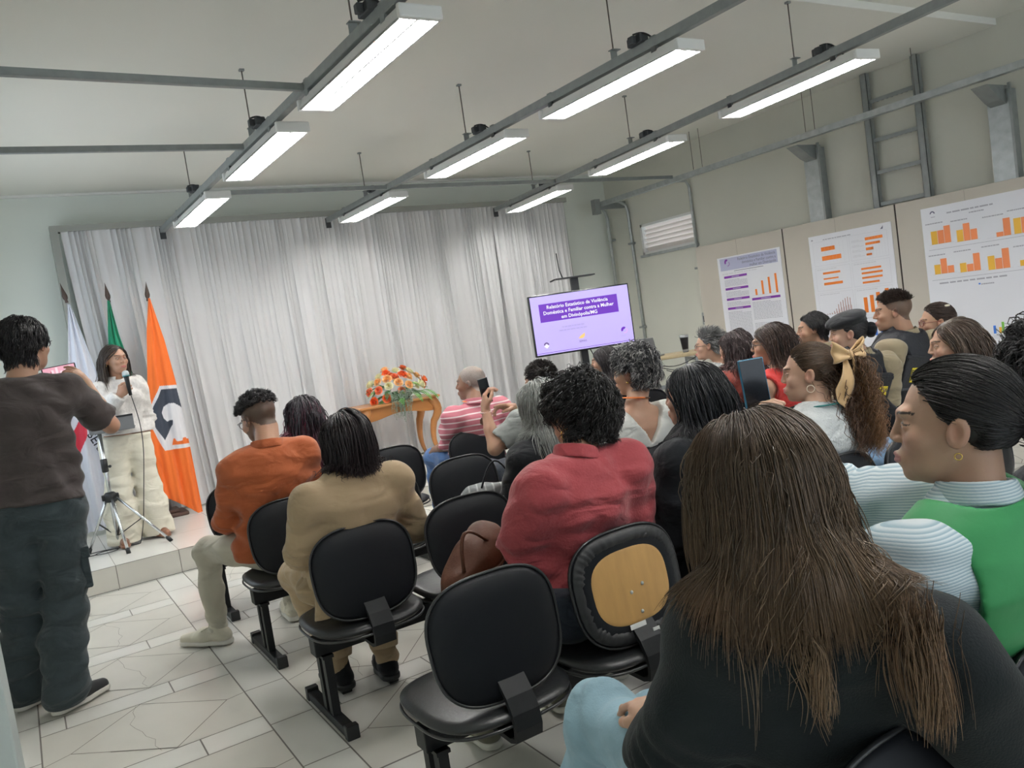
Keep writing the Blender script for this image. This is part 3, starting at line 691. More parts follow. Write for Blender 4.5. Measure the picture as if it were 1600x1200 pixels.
# ================================================================== television on a stand
M_scr = mat('screen_lavender', (.1, .1, .1), .25, emit=(.52, .42, 1.0), estr=.66); M_scrd = mat('screen_purple', (.05, .02, .1), .25, emit=(.115, .003, .45), estr=.66)
M_scrw = mat('screen_white', (.1, .1, .1), .3, emit=(1, 1, 1), estr=.66); M_scrg = mat('screen_grey_text', (.1, .1, .1), .3, emit=(.36, .29, .66), estr=.66); M_scry = mat('screen_yellow', (.1, .1, .1), .3, emit=(.95, .60, .12), estr=.66)
M_scrp = mat('screen_pink', (.1, .1, .1), .3, emit=(.75, .35, .85), estr=.66); M_gloss = mat('tv_gloss_black', (.01, .01, .012), .2)
M_scrn = mat('screen_dark_mark', (.05, .05, .05), .3, emit=(.10, .04, .2), estr=.66)
r = empty('television', (4.553, 6.088, 0), 'television showing a purple title slide on a floor stand', 'television', rz=math.radians(-20.0))
b = MB(); b.use(M_gloss); b.box(-.487, .487, -.0, .045, 1.092, 1.655, bev=.006); b.box(-.3, .3, .04, .075, 1.15, 1.5, bev=.02); b.build('panel', r)
A = Art((-.474, -.0015, 1.108), (1, 0, 0), (0, 0, 1)); SW, SH = .948, .534
A.rect(0, 0, SW, SH, M_scr, 0); A.rect(.075, .295, .835, .462, M_scrd, 1)
A.text('Relatório Estatístico da Violência', .445, .413, .046, M_scrw, 2, .012, sx=.97); A.text('Doméstica e Familiar contra a Mulher', .452, .362, .046, M_scrw, 2, .012, sx=.97); A.text('em Divinópolis/MG', .452, .311, .046, M_scrw, 2, .012, sx=.97)
A.lines(.27, .225, .63, .245, 1, M_scrg, 2, .5); A.lines(.24, .195, .67, .215, 1, M_scrg, 2, .5)
A.text('SEMAS', .45, .066, .026, M_scrn, 2); A.poly([(.41, .105), (.44, .13), (.462, .138), (.465, .105), (.44, .10)], M_scry, 2); A.poly([(.44, .128), (.478, .15), (.474, .112)], M_scry, 3)
def disc(A, u, v, r0, r1, a0, a1, m, lev): 
    n = 10; pts = [(u+r1*math.cos(a0+(a1-a0)*i/n), v+r1*math.sin(a0+(a1-a0)*i/n)) for i in range(n+1)]+[(u+r0*math.cos(a1-(a1-a0)*i/n), v+r0*math.sin(a1-(a1-a0)*i/n)) for i in range(n+1)]
    for i in range(n): A.poly([pts[i], pts[i+1], pts[2*n-i], pts[2*n+1-i]], m, lev)
disc(A, .10, .085, .014, .026, .1, PI-.1, M_scrn, 2); A.poly([(.076, .075), (.1, .055), (.124, .075), (.10, .095)], M_scrw, 3); A.rect(.07, .038, .14, .042, M_scrg, 2)
disc(A, .86, .12, .006, .028, .8, PI+.6, M_scrd, 2); disc(A, .868, .112, .018, .026, -2.2, .9, M_scrp, 2); A.lines(.82, .063, .91, .072, 1, M_scrg, 2, .5); A.rect(0, .012, SW, .016, M_scrd, 2)
o = A.mb.build('screen', r)
b = MB(); b.use(M_black, False); b.box(-.035, .035, .075, .115, .05, 1.78); b.box(-.19, .19, .03, .16, 1.775, 1.787); b.box(-.35, .35, -.2, .35, .0, .05, bev=.01); b.box(-.1, .1, .06, .09, 1.2, 1.45)
b.use(M_black, True); b.tube([(-.11, .09, 1.79), (-.13, .09, 1.86), (-.135, .1, 2.02)], .006, 6); b.tube([(-.19, .08, 1.78), (-.24, .06, 1.765)], .008, 6); b.build('stand', r)
b = MB(); b.use(M_black, True); b.tube([(.06, .09, 1.1), (.12, .1, .95), (.04, .1, .75), (.06, .1, .4)], .005, 6); b.build('cable', r)

# ================================================================== side desk with laptop and tumbler
M_desk = mat('pale_wood_edge', (.52, .42, .26), .5, var=.1, vscale=20); M_metal = mat('grey_metal', (.35, .36, .37), .4, .6)
r = empty('side_desk', (5.72, 6.26, 0), 'small pale wood topped desk near poster wall holding laptop and cup', 'desk', rz=math.radians(-25))
b = MB(); b.use(M_desk); b.box(-.33, .34, -.2, .2, .855, .89, bev=.01); b.build('desktop', r)
b = MB(); b.use(M_metal, False)
for x in (-.2, .22): b.box(x-.012, x+.012, -.17, -.145, 0, .855); b.box(x-.012, x+.012, .145, .17, 0, .855); b.box(x-.01, x+.01, -.16, .16, .8, .83)
b.box(-.2, .22, -.17, -.15, .56, .60); b.box(-.2, .22, -.17, -.15, .50, .53); b.build('frame', r)
b = MB(); b.use(M_metal); b.box(-.19, .21, -.15, .15, .30, .50, bev=.01); b.build('storage_box', r)
b = MB(); b.use(M_black, True)
for k in range(4): b.tube([(-.28+.08*k+.5*q/8, -.21, .85-.05*k-.07*math.sin(PI*q/8)) for q in range(9)], .004, 5)
b.build('cable', r)
r = empty('laptop', (5.50, 6.37, .89), 'thin grey laptop open on the side desk', 'laptop', rz=math.radians(120))
b = MB(); b.use(mat('laptop_grey', (.25, .26, .27), .4, .5)); b.box(-.16, .16, -.11, .11, .0, .014, bev=.003); b.build('base', r)
b = MB(); b.use(MATS['laptop_grey']); b.box(-.16, .16, -.004, .004, 0, .21, bev=.002, M=Matrix.Translation((0, .11, .012)) @ Matrix.Rotation(math.radians(-22), 4, 'X')); b.build('lid', r)
b = MB(); b.use(mat('tumbler_black', (.015, .013, .015), .35)); b.lathe([(0, 0), (.028, 0), (.031, .03), (.044, .15), (.046, .17)], n=20); b.use(M_metal); b.lathe([(.047, .15), (.048, .172), (.04, .176), (0, .176)], n=20); b.lathe([(.0295, .004), (.030, .02), (.032, .03)], n=20)
o = b.build('tumbler'); o.location = (5.84, 6.15, .891); tag(o, 'black insulated tumbler with steel rim on side desk', 'tumbler')

# ================================================================== display boards and posters
M_board = mat('board_beige_laminate', (.56, .52, .455), .6, var=.02, vscale=3); M_seam = mat('board_seam_dark', (.03, .02, .015), .7); M_seaml = mat('board_fine_seam', (.36, .33, .28), .7)
for i in range(4):
    y1 = 6.70-i*1.215; y0 = y1-1.20
    r = empty('display_board', (6.72, (y0+y1)/2, 0), ('beige display board behind the title poster', 'beige display board behind the middle poster of orange charts', 'beige display board behind the largest poster', 'beige display board beyond the right picture edge')[i], 'display board', 'beige display boards along the wall')
    b = MB(); b.use(M_board, False); b.box(-.015, .015, -.6, .6, .06, 1.975, bev=.002); b.box(-.0165, -.014, -.0015, .0015, .06, 1.975) if False else None
    b.build('panel', r)
    b = MB(); b.use(M_seaml, False); b.box(-.0162, -.0148, -.0015, .0015, .06, 1.97); b.build('seam', r)
    b = MB(); b.use(M_seam, False); b.box(-.012, .012, -.615, -.6, .0, 1.975); b.build('joint_strip', r)
    for yy in (-.5, .5): b = MB(); b.use(M_metal, False); b.box(-.1, .1, yy-.02, yy+.02, 0, .03); b.box(-.01, .01, yy-.01, yy+.01, .03, .07); b.build('foot', r)
M_paper = mat('poster_paper', (.86, .87, .93), .6); M_pur = mat('print_purple', (.20, .02, .38), .5); M_or = mat('print_orange', (.86, .22, .02), .5); M_or2 = mat('print_coral', (.90, .28, .10), .5); M_ye = mat('print_yellow', (.88, .50, .05), .5)
M_lav = mat('print_lavender', (.50, .52, .70), .6); M_ptx = mat('print_grey_text', (.45, .45, .52), .6); M_ptd = mat('print_dark_text', (.13, .13, .22), .6); M_fine = mat('print_fine_line', (.68, .68, .74), .6); M_blue = mat('print_blue', (.06, .22, .75), .5); M_gre = mat('print_green', (.20, .55, .08), .5); M_brn = mat('print_brown', (.40, .20, .16), .5)
def poster(ytop, z1, w_, h_, lab):
    r = empty('poster', (6.70, ytop, z1), lab, 'poster', 'printed posters on the boards')
    b = MB(); b.use(M_paper, False); b.box(-.0005, .0045, -w_, 0, -h_, 0); b.build('sheet', r)
    return r, Art((-.0008, 0, 0), (0, -1, 0), (0, 0, 1))
r, A = poster(6.39, 1.805, .85, 1.19, 'purple and white text poster with lavender heading, leftmost poster')
A.rect(.035, -.145, .81, -.015, M_lav); A.text('Relatório Estatístico da Violência', .79, -.056, .041, M_ptd, 2, 0, 'RIGHT', .92); A.text('doméstica e Familiar contra a', .79, -.096, .041, M_ptd, 2, 0, 'RIGHT', .92); A.text('mulher em Divinópolis', .79, -.136, .041, M_ptd, 2, 0, 'RIGHT', .92)
disc(A, .13, -.055, .008, .030, .8, PI+.9, M_pur, 2); disc(A, .145, -.075, .020, .026, -1.9, .9, M_pur, 2)
A.rect(.22, -.163, .62, -.158, M_ptd); A.lines(.05, -.185, .8, -.170, 1, M_fine, 1, .5)
def head(u0, u1, v): A.rect(u0, v-.024, u1, v, M_pur); A.rect((u0*2+u1)/3, v-.016, (u0+2*u1)/3, v-.009, M_lav, 2)
head(.07, .39, -.205); A.lines(.07, -.315, .39, -.24, 6, M_ptx); head(.07, .39, -.333); A.lines(.07, -.43, .39, -.37, 5, M_ptx); head(.07, .39, -.445); A.lines(.07, -.53, .39, -.48, 4, M_ptx); head(.07, .39, -.545); A.lines(.07, -1.12, .39, -.585, 34, M_ptx)
head(.42, .79, -.475); A.lines(.42, -.70, .79, -.51, 13, M_ptx); A.lines(.42, -1.12, .79, -.73, 25, M_ptx)
for u, h in ((.475, .062), (.565, .142), (.655, .168), (.745, .195)): A.rect(u, -.448, u+.026, -.448+h, M_or)
A.rect(.43, -.452, .79, -.449, M_fine); A.build = A.mb.build('print', r)
r, A = poster(5.19, 1.838, .865, 1.19, 'white poster of orange bar charts behind the police officers')
A.lines(.16, -.052, .62, -.035, 1, M_ptx, 1, .5); A.poly([(.76, -.05), (.79, -.02), (.785, -.05)], M_ptd); A.rect(.03, -.045, .05, -.03, M_ptx)
def frm(u0, v0, u1, v1):
    for a in ((u0, v0, u1, v0+.002), (u0, v1-.002, u1, v1), (u0, v0, u0+.002, v1), (u1-.002, v0, u1, v1)): A.rect(*a, M_fine)
frm(.04, -.29, .42, -.06); frm(.44, -.29, .82, -.06); frm(.04, -.53, .42, -.31); frm(.44, -.53, .82, -.31); frm(.04, -.80, .42, -.55); frm(.44, -.80, .82, -.55); frm(.04, -1.12, .42, -.82); frm(.44, -1.12, .82, -.82)
for (u, v, l_, h) in ((.13, -.155, .15, .038), (.13, -.245, .21, .042), (.60, -.125, .175, .026), (.60, -.168, .145, .022), (.60, -.215, .075, .024), (.60, -.262, .055, .018),
                      (.12, -.375, .19, .020), (.12, -.425, .165, .014), (.12, -.478, .205, .024), (.53, -.385, .20, .018), (.53, -.425, .21, .018), (.53, -.467, .205, .018), (.53, -.510, .17, .018)): A.rect(u, v, u+l_, v+h, M_or)
for q in range(6): A.rect(.17+.04*q, -.27, .171+.04*q, -.09, M_fine); A.rect(.64+.03*q, -.275, .641+.03*q, -.09, M_fine)
for q, v in enumerate((-.115, -.16, -.205, -.25)): A.lines(.46, v-.01, .585, v+.012, 2, M_fine)
for q, h in enumerate((.008, .008, .012, .015, .03, .05, .09, .11, .125, .14, .15, .14)): A.rect(.09+.026*q, -.76, .097+.026*q, -.76+h, M_brn); A.rect(.100+.026*q, -.76, .104+.026*q, -.76+h*.5, M_brn)
for u, h in ((.52, .14), (.585, .155), (.65, .175), (.74, .20)): A.rect(u, -.775, u+.038, -.775+h, M_or)
for u, h, m in ((.60, .06, M_blue), (.66, .13, M_blue), (.69, .09, M_blue), (.68, .05, M_or)): A.rect(u, -.99, u+.025, -.99+h, m)
for q in range(10): A.rect(.50+.028*q, -1.13, .505+.028*q, -1.13+.04+.006*q*(q % 3), M_brn)
for v in (-.31, -.55, -.81): A.lines(.06, v-.02, .40, v-.005, 1, M_fine, 1, .4); A.lines(.46, v-.02, .80, v-.005, 1, M_fine, 1, .4)
A.mb.build('print', r)
r, A = poster(4.045, 1.885, 1.60, 1.19, 'wide poster of yellow and orange column charts, largest poster')
A.lines(.22, -.075, .80, -.055, 1, M_ptx, 1, .6); A.lines(.4, -.105, .60, -.09, 1, M_ptx, 1, .6); disc(A, .10, -.055, .012, .022, 0, PI, M_ptd, 2); A.rect(.085, -.085, .12, -.08, M_ptx)
A.rect(.85, -.03, .93, -.02, M_ptd)
def grp(u, v, hs, ms, w_=.056):
    for q, (h, m) in enumerate(zip(hs, ms)):
        if h: A.rect(u+q*w_, v, u+q*w_+w_-.003, v+h, m)
    A.lines(u-.04, v+max(hs)+.03, u+.19, v+max(hs)+.045, 1, M_ptx, 1, .6); A.rect(u-.02, v-.002, u+.19, v, M_fine)
Y3 = (M_ye, M_or2, M_or2)
grp(.07, -.31, (.11, .11, .14), Y3); grp(.285, -.32, (.095, .14, .085), Y3); grp(.54, -.33, (0, .035, .135), Y3); grp(.73, -.33, (.12, .12, .15), Y3); grp(.95, -.33, (.09, .15, .1), Y3); grp(1.2, -.33, (.1, .06, .13), Y3)
A.rect(.04, -.355, 1.55, -.352, M_ptx)
grp(.07, -.56, (.08, .125, .06), Y3); grp(.285, -.57, (.075, .06, .14), Y3); grp(.51, -.58, (.11, .085, .155), Y3); grp(.75, -.58, (.045, .09, .12), Y3); grp(.98, -.58, (.12, .06, .15), Y3); grp(1.22, -.58, (.06, .1, .11), Y3)
A.rect(.04, -.61, 1.55, -.607, M_ptx); A.lines(.10, -.645, .95, -.625, 1, M_ptx, 1, .6); A.rect(.42, -.685, .435, -.672, M_blue); A.lines(.44, -.688, .60, -.672, 1, M_ptx, 1, .6)
for q, (h, m) in enumerate(((.065, M_blue), (.075, M_paper), (.05, M_ye), (.09, M_gre))): A.rect(.50+q*.022, -1.09, .52+q*.022, -1.09+h, m)
A.lines(.62, -1.09, .72, -1.02, 3, M_ptx); A.lines(.49, -1.13, .60, -1.10, 3, M_fine)
A.mb.build('print', r)

# ================================================================== lectern stand on the stage
r = empty('music_stand', (.50, 6.93, STZ), 'chrome tripod stand with black hub beside the speaker', 'stand')
M_chr = mat('chrome_tube', (.68, .70, .72), .22, .95)
b = MB(); b.use(M_chr); b.tube([(0, 0, .06), (.005, 0, .95)], .015, 12); b.build('pole', r)
b = MB(); b.use(M_chr)
b.tube([(0.02, .012, .03), (.02, .012, .40)], .010, 8); b.build('lower_tube', r)
for (fx, fy) in ((-.11, .66), (-.05, .06), (.30, -.30)):
    pass
for (fx, fy) in ((-.20, .10), (.03, -.27), (.33, -.20)):
    b = MB(); b.use(M_chr); b.tube([(fx*.12, fy*.12, .40), (fx, fy, .02)], .011, 8); lg = b.build('leg', r)
    b = MB(); b.use(M_black); b.tube([(fx*.97, fy*.97, .035), (fx*1.04, fy*1.04, .0)], .016, 8); b.build('rubber_foot', lg)
    b = MB(); b.use(M_black, False); b.bar((fx*.55, fy*.55, .215), (0, 0, .10), .016, .006); b.build('brace', lg)
b = MB(); b.use(M_black); b.lathe([(0, .37), (.04, .37), (.045, .38), (.045, .43), (.03, .445), (0, .445)], n=16); b.box(-.06, .06, -.02, .02, .385, .43, bev=.006); b.build('hub', r)
b = MB(); b.use(M_black); b.lathe([(.017, .60), (.024, .605), (.024, .70), (.017, .705)], n=14); b.ball((.035, 0, .64), .012, 8); b.build('collar', r)
r2 = empty('tilted_tray', (.62, 6.93, 1.085), 'grey tray lying on top of the chrome tripod stand', 'tray', rz=math.radians(-8))
b = MB(); b.use(mat('tray_grey', (.16, .165, .17), .5)); b.box(-.17, .14, -.16, -.145, -.04, .055, bev=.003); b.box(-.17, .14, -.16, .16, -.045, -.035, bev=.003); b.build('panel', r2)
b = MB(); b.use(M_black, False); b.box(-.17, .14, -.164, -.14, .055, .068); b.build('rim', r2)
r2.location = (.62, 6.93, 1.12)
# ================================================================== implicit-surface modelling of people
f4 = np.float32
A3 = lambda *v: np.array(v, float)
def nrm(v): v = np.asarray(v, float); return v/(np.linalg.norm(v)+1e-12)
def rotz(a): c, s = math.cos(a), math.sin(a); return np.array([[c, -s, 0], [s, c, 0], [0, 0, 1.]])
def frame(yaw, pitch=0, roll=0):    # degrees; yaw + turns left, pitch + looks down, roll + tips to the right
    y, p, r = map(math.radians, (yaw, pitch, roll))
    Rx = np.array([[1, 0, 0], [0, math.cos(-p), -math.sin(-p)], [0, math.sin(-p), math.cos(-p)]]); Ry = np.array([[math.cos(r), 0, math.sin(r)], [0, 1, 0], [-math.sin(r), 0, math.cos(r)]])
    return rotz(y) @ Rx @ Ry
def smin(a, b, k): h = np.clip(.5+.5*(b-a)/k, 0, 1); return b+(a-b)*h-k*h*(1-h)
def smax(a, b, k): return -smin(-a, -b, k)
def cap(P, a, b, ra, rb=None):
    rb = ra if rb is None else rb; a = np.asarray(a, f4); b = np.asarray(b, f4); ab = b-a; q = P-a
    h = np.clip(q @ ab/(ab @ ab+1e-9), 0, 1); return np.linalg.norm(q-h[:, None]*ab, axis=1)-(ra+(rb-ra)*h)
def chain(P, pts, rs, k=.02):
    d = None
    for i in range(len(pts)-1):
        e = cap(P, pts[i], pts[i+1], rs[i], rs[i+1]); d = e if d is None else smin(d, e, k)
    return d
def ell(P, c, r, R=None):
    q = P-np.asarray(c, f4)
    if R is not None: q = q @ np.asarray(R, f4)
    r = np.asarray(r, f4); k0 = np.linalg.norm(q/r, axis=1); k1 = np.linalg.norm(q/(r*r), axis=1)+1e-9
    return k0*(k0-1)/k1
def folds(P, s, seed=0, d=(0, 0, 1)):
    q = P*s; a = seed*1.7
    w = np.sin(q[:, 0]*1.1+a)+np.sin(q[:, 1]*1.3+a*2)+np.sin(q[:, 2]*.9+a*3)
    v = q[:, 0]*d[0]+q[:, 1]*d[1]+q[:, 2]*d[2]
    return (np.sin(v*2.2+w*1.7)*.6+np.sin(v*4.1-w*1.2+1)*.3+np.sin(q[:, 0]*3+w)*.2)
def axis_coords(lo, hi, h, fine, ax, B):
    iv = [(c[ax]-r, c[ax]+r, hf) for c, r, hf in fine]; xs = [lo]
    while xs[-1] < hi:
        x = xs[-1]; st = min([h]+[hf for a, b, hf in iv if a-h <= x < b]); xs.append(x+st)
    while (len(xs)-1) % B: xs.append(xs[-1]+h)
    return np.array(xs)
def mesh_sdf(f, lo, hi, h, fine=(), B=6):
    X = [axis_coords(float(lo[i]), float(hi[i]), h, fine, i, B) for i in range(3)]
    nb = np.array([(len(x)-1)//B for x in X]); n = nb*B+1
    e0 = [x[:-1:B] for x in X]; e1 = [x[B::B] for x in X]
    Cn = np.stack(np.meshgrid(*[(a+b)/2 for a, b in zip(e0, e1)], indexing='ij'), -1).reshape(-1, 3).astype(f4)
    Sz = np.stack(np.meshgrid(*[b-a for a, b in zip(e0, e1)], indexing='ij'), -1).reshape(-1, 3)
    dc = f(Cn); act = np.abs(dc) < np.linalg.norm(Sz, axis=1)*.5*1.35+.012
    val = np.repeat(np.repeat(np.repeat(dc.reshape(nb), B, 0), B, 1), B, 2); val = np.pad(val, ((0, 1),)*3, mode='edge').astype(f4)
    ids = np.argwhere(act.reshape(nb))
    if len(ids) == 0: return np.zeros((0, 3)), np.zeros((0, 4), int)
    lc = np.stack(np.meshgrid(*[np.arange(B+1)]*3, indexing='ij'), -1).reshape(-1, 3)
    for s in range(0, len(ids), 600):
        g = (ids[s:s+600, None, :]*B+lc[None]).reshape(-1, 3)
        val[g[:, 0], g[:, 1], g[:, 2]] = f(np.stack([X[i][g[:, i]] for i in range(3)], 1).astype(f4))
    S_ = val < 0; cnt = np.zeros(n-1, np.int8)
    for a in (0, 1):
        for b in (0, 1):
            for c in (0, 1): cnt += S_[a:n[0]-1+a, b:n[1]-1+b, c:n[2]-1+c]
    cells = np.argwhere((cnt > 0) & (cnt < 8)); cv = {}
    for a in (0, 1):
        for b in (0, 1):
            for c in (0, 1): cv[a, b, c] = val[cells[:, 0]+a, cells[:, 1]+b, cells[:, 2]+c]
    acc = np.zeros((len(cells), 3)); num = np.zeros(len(cells))
    for ax in range(3):
        for o1 in (0, 1):
            for o2 in (0, 1):
                p0 = [0, 0, 0]; p1 = [0, 0, 0]; oth = [i for i in range(3) if i != ax]
                p0[oth[0]] = p1[oth[0]] = o1; p0[oth[1]] = p1[oth[1]] = o2; p1[ax] = 1
                v0, v1 = cv[tuple(p0)], cv[tuple(p1)]; m = (v0 < 0) != (v1 < 0); t = np.where(m, v0/(v0-v1+1e-12), 0)
                pt = np.tile(np.array(p0, float), (len(cells), 1)); pt[:, ax] = t; acc += pt*m[:, None]; num += m
    fr_ = cells+acc/np.maximum(num, 1)[:, None]; V = np.stack([np.interp(fr_[:, i], np.arange(n[i]), X[i]) for i in range(3)], 1)
    cid = -np.ones(n-1, np.int32); cid[tuple(cells.T)] = np.arange(len(cells)); Q = []
    for ax in range(3):
        sl0 = [slice(None)]*3; sl1 = [slice(None)]*3; sl0[ax] = slice(0, -1); sl1[ax] = slice(1, None)
        E = np.argwhere(S_[tuple(sl0)] != S_[tuple(sl1)]); o1, o2 = [(1, 2), (2, 0), (0, 1)][ax]
        ok = (E[:, o1] > 0) & (E[:, o2] > 0) & (E[:, o1] < n[o1]-1) & (E[:, o2] < n[o2]-1) & (E[:, ax] < n[ax]-1); E = E[ok]
        def ci(d1, d2): q = E.copy(); q[:, o1] -= d1; q[:, o2] -= d2; return cid[q[:, 0], q[:, 1], q[:, 2]]
        qd = np.stack([ci(1, 1), ci(0, 1), ci(0, 0), ci(1, 0)], 1); ins = S_[tuple(E.T)]; qd[~ins] = qd[~ins][:, ::-1]; Q.append(qd)
    Q = np.concatenate(Q); Q = Q[(Q >= 0).all(1)]
    return V, Q
def sdf_obj(name, parts, m, parent=None, colf=None, label=None):   # parts: list of (f, lo, hi, h)
    Vs = []; Qs = []; o = 0
    for pt_ in parts:
        V, Q = mesh_sdf(*pt_)
        if len(V) == 0: continue
        Vs.append(V); Qs.append(Q+o); o += len(V)
    V = np.concatenate(Vs); Q = np.concatenate(Qs); cols = colf(V) if colf else None
    return link(name, np_mesh(name, V, Q, m, cols), parent, label)
def bb(pts, r): p = np.array(pts, float); return p.min(0)-r, p.max(0)+r

# ---------------------------------------------------------------- materials for people
M_skin = mat('skin', (.6, .4, .3), .48, attr='Col', sub=.12, bump=.03, bscale=300, var=.04, vscale=30)
def wrinkle(m, s=.38, sc=6.5, dist=.03):
    nt = m.node_tree; N = nt.nodes; L = nt.links; b = N['Principled BSDF']; prev = b.inputs['Normal'].links[0].from_socket if b.inputs['Normal'].links else None
    tc = N.new('ShaderNodeTexCoord'); n = N.new('ShaderNodeTexNoise'); n.inputs['Scale'].default_value = sc; n.inputs['Detail'].default_value = 3; n.inputs['Distortion'].default_value = .7; n.inputs['Roughness'].default_value = .35; L.new(tc.outputs['Object'], n.inputs['Vector'])
    mp = N.new('ShaderNodeMapping'); mp.inputs['Scale'].default_value = (1.0, 1.0, 1.9); mp.inputs['Rotation'].default_value = (.3, .5, 0); L.new(tc.outputs['Object'], mp.inputs[0]); L.new(mp.outputs[0], n.inputs['Vector']); p = N.new('ShaderNodeMapRange'); p.interpolation_type = 'SMOOTHSTEP'; p.inputs[1].default_value = .35; p.inputs[2].default_value = .68; L.new(n.outputs['Fac'], p.inputs[0])
    bp = N.new('ShaderNodeBump'); bp.inputs['Strength'].default_value = s; bp.inputs['Distance'].default_value = dist; L.new(p.outputs[0], bp.inputs['Height'])
    if prev: L.new(prev, bp.inputs['Normal'])
    L.new(bp.outputs[0], b.inputs['Normal']); return m
def m_cloth(n, c, rough=.85, bump=.12, bs=220, var=.05, **k):
    if n in MATS: return MATS[n]
    return wrinkle(mat(n, c, rough, bump=bump, bscale=bs, var=var, vscale=10, sheen=.15, **k))
M_hair = mat('hair_strands', (.05, .03, .02), .42, attr='Col', spec=.5, aniso=.3)
M_eyew = mat('eye_white', (.50, .47, .45), .3); M_iris = mat('eye_iris', (.06, .03, .015), .15)
M_gold = mat('gold_earring', (.80, .55, .18), .25, 1.0); M_glassf = mat('spectacle_frame', (.02, .015, .015), .3); M_lens = mat('spectacle_lens', (1, 1, 1), .02, alpha=.12)
M_sole = mat('white_rubber_sole', (.70, .68, .62), .6)
def striped(name, c1, c2, scale, axis=2, duty=.5, soft=.05, rough=.85, bump=.1):
    if name in MATS: return MATS[name]
    m = mat(name, c1, rough, bump=bump, bscale=200); nt = m.node_tree; N = nt.nodes; L = nt.links; b = N['Principled BSDF']
    tc = N.new('ShaderNodeTexCoord'); sp = N.new('ShaderNodeSeparateXYZ'); L.new(tc.outputs['Object'], sp.inputs[0])
    mu = N.new('ShaderNodeMath'); mu.operation = 'MULTIPLY'; mu.inputs[1].default_value = scale; L.new(sp.outputs[axis], mu.inputs[0])
    fr = N.new('ShaderNodeMath'); fr.operation = 'FRACT'; L.new(mu.outputs[0], fr.inputs[0])
    cr = N.new('ShaderNodeMapRange'); cr.inputs[1].default_value = duty-soft; cr.inputs[2].default_value = duty+soft; L.new(fr.outputs[0], cr.inputs[0])
    mx = N.new('ShaderNodeMix'); mx.data_type = 'RGBA'; mx.inputs[6].default_value = (*c1, 1); mx.inputs[7].default_value = (*c2, 1)
    L.new(cr.outputs[0], mx.inputs[0]); L.new(mx.outputs[2], b.inputs['Base Color']); return m

# ---------------------------------------------------------------- head
def head_f(P, Hc, R, hs=1.0, fem=0, full=True):
    q = ((P-np.asarray(Hc, f4)) @ np.asarray(R, f4))/hs
    d = ell(q, (0, -.016, .030), (.076, .096, .086)); d = smin(d, ell(q, (0, .030, -.030), (.060, .060, .082)), .03)
    d = smin(d, ell(q, (0, .045, -.075), (.046-.004*fem, .044, .036)), .025)
    if full:
        ax = np.abs(q[:, 0:1]); qm = np.concatenate([ax, q[:, 1:]], 1)
        d = smin(d, cap(qm, (.0, .089, .022), (.034, .080, .024), .009), .014)
        d = smin(d, ell(qm, (.042, .062, -.026), (.020, .020, .018)), .022)
        d = smin(d, ell(q, (0, .076, -.097), (.016, .014, .014)), .016)
        d = smax(d, -ell(qm, (.031, .101, .001), (.020, .018, .012)), .012)
        d = smin(d, ell(qm, (.031, .0765, .001), (.0155, .0130, .0120)), .003); d = smax(d, -ell(qm, (.031, .0905, -.0005), (.0115, .0060, .0040)), .0015)
        d = smin(d, cap(q, (0, .090, .012), (0, .106-.003*fem, -.024), .006, .0095-.001*fem), .010)
        d = smin(d, ell(qm, (.010, .096, -.029), (.0075, .009, .0065)), .006)
        d = smin(d, ell(q, (0, .088, -.066), (.024, .014, .016)), .012)
        d = smin(d, cap(qm, (.0, .1015, -.0585), (.020, .092, -.062), .0055, .003), .004); d = smin(d, cap(qm, (.0, .100, -.070), (.018, .092, -.067), .0065, .003), .004)
        d = smax(d, -cap(qm, (0, .108, -.0645), (.020, .096, -.0645), .0022, .001), .003)
        e = ell(qm, (.0785, -.006, -.008), (.009, .019, .031), frame(0, -12, 10)); e = smax(e, -ell(qm, (.088, -.001, -.006), (.008, .011, .019)), .005); d = smin(d, e, .006)
    return d*hs
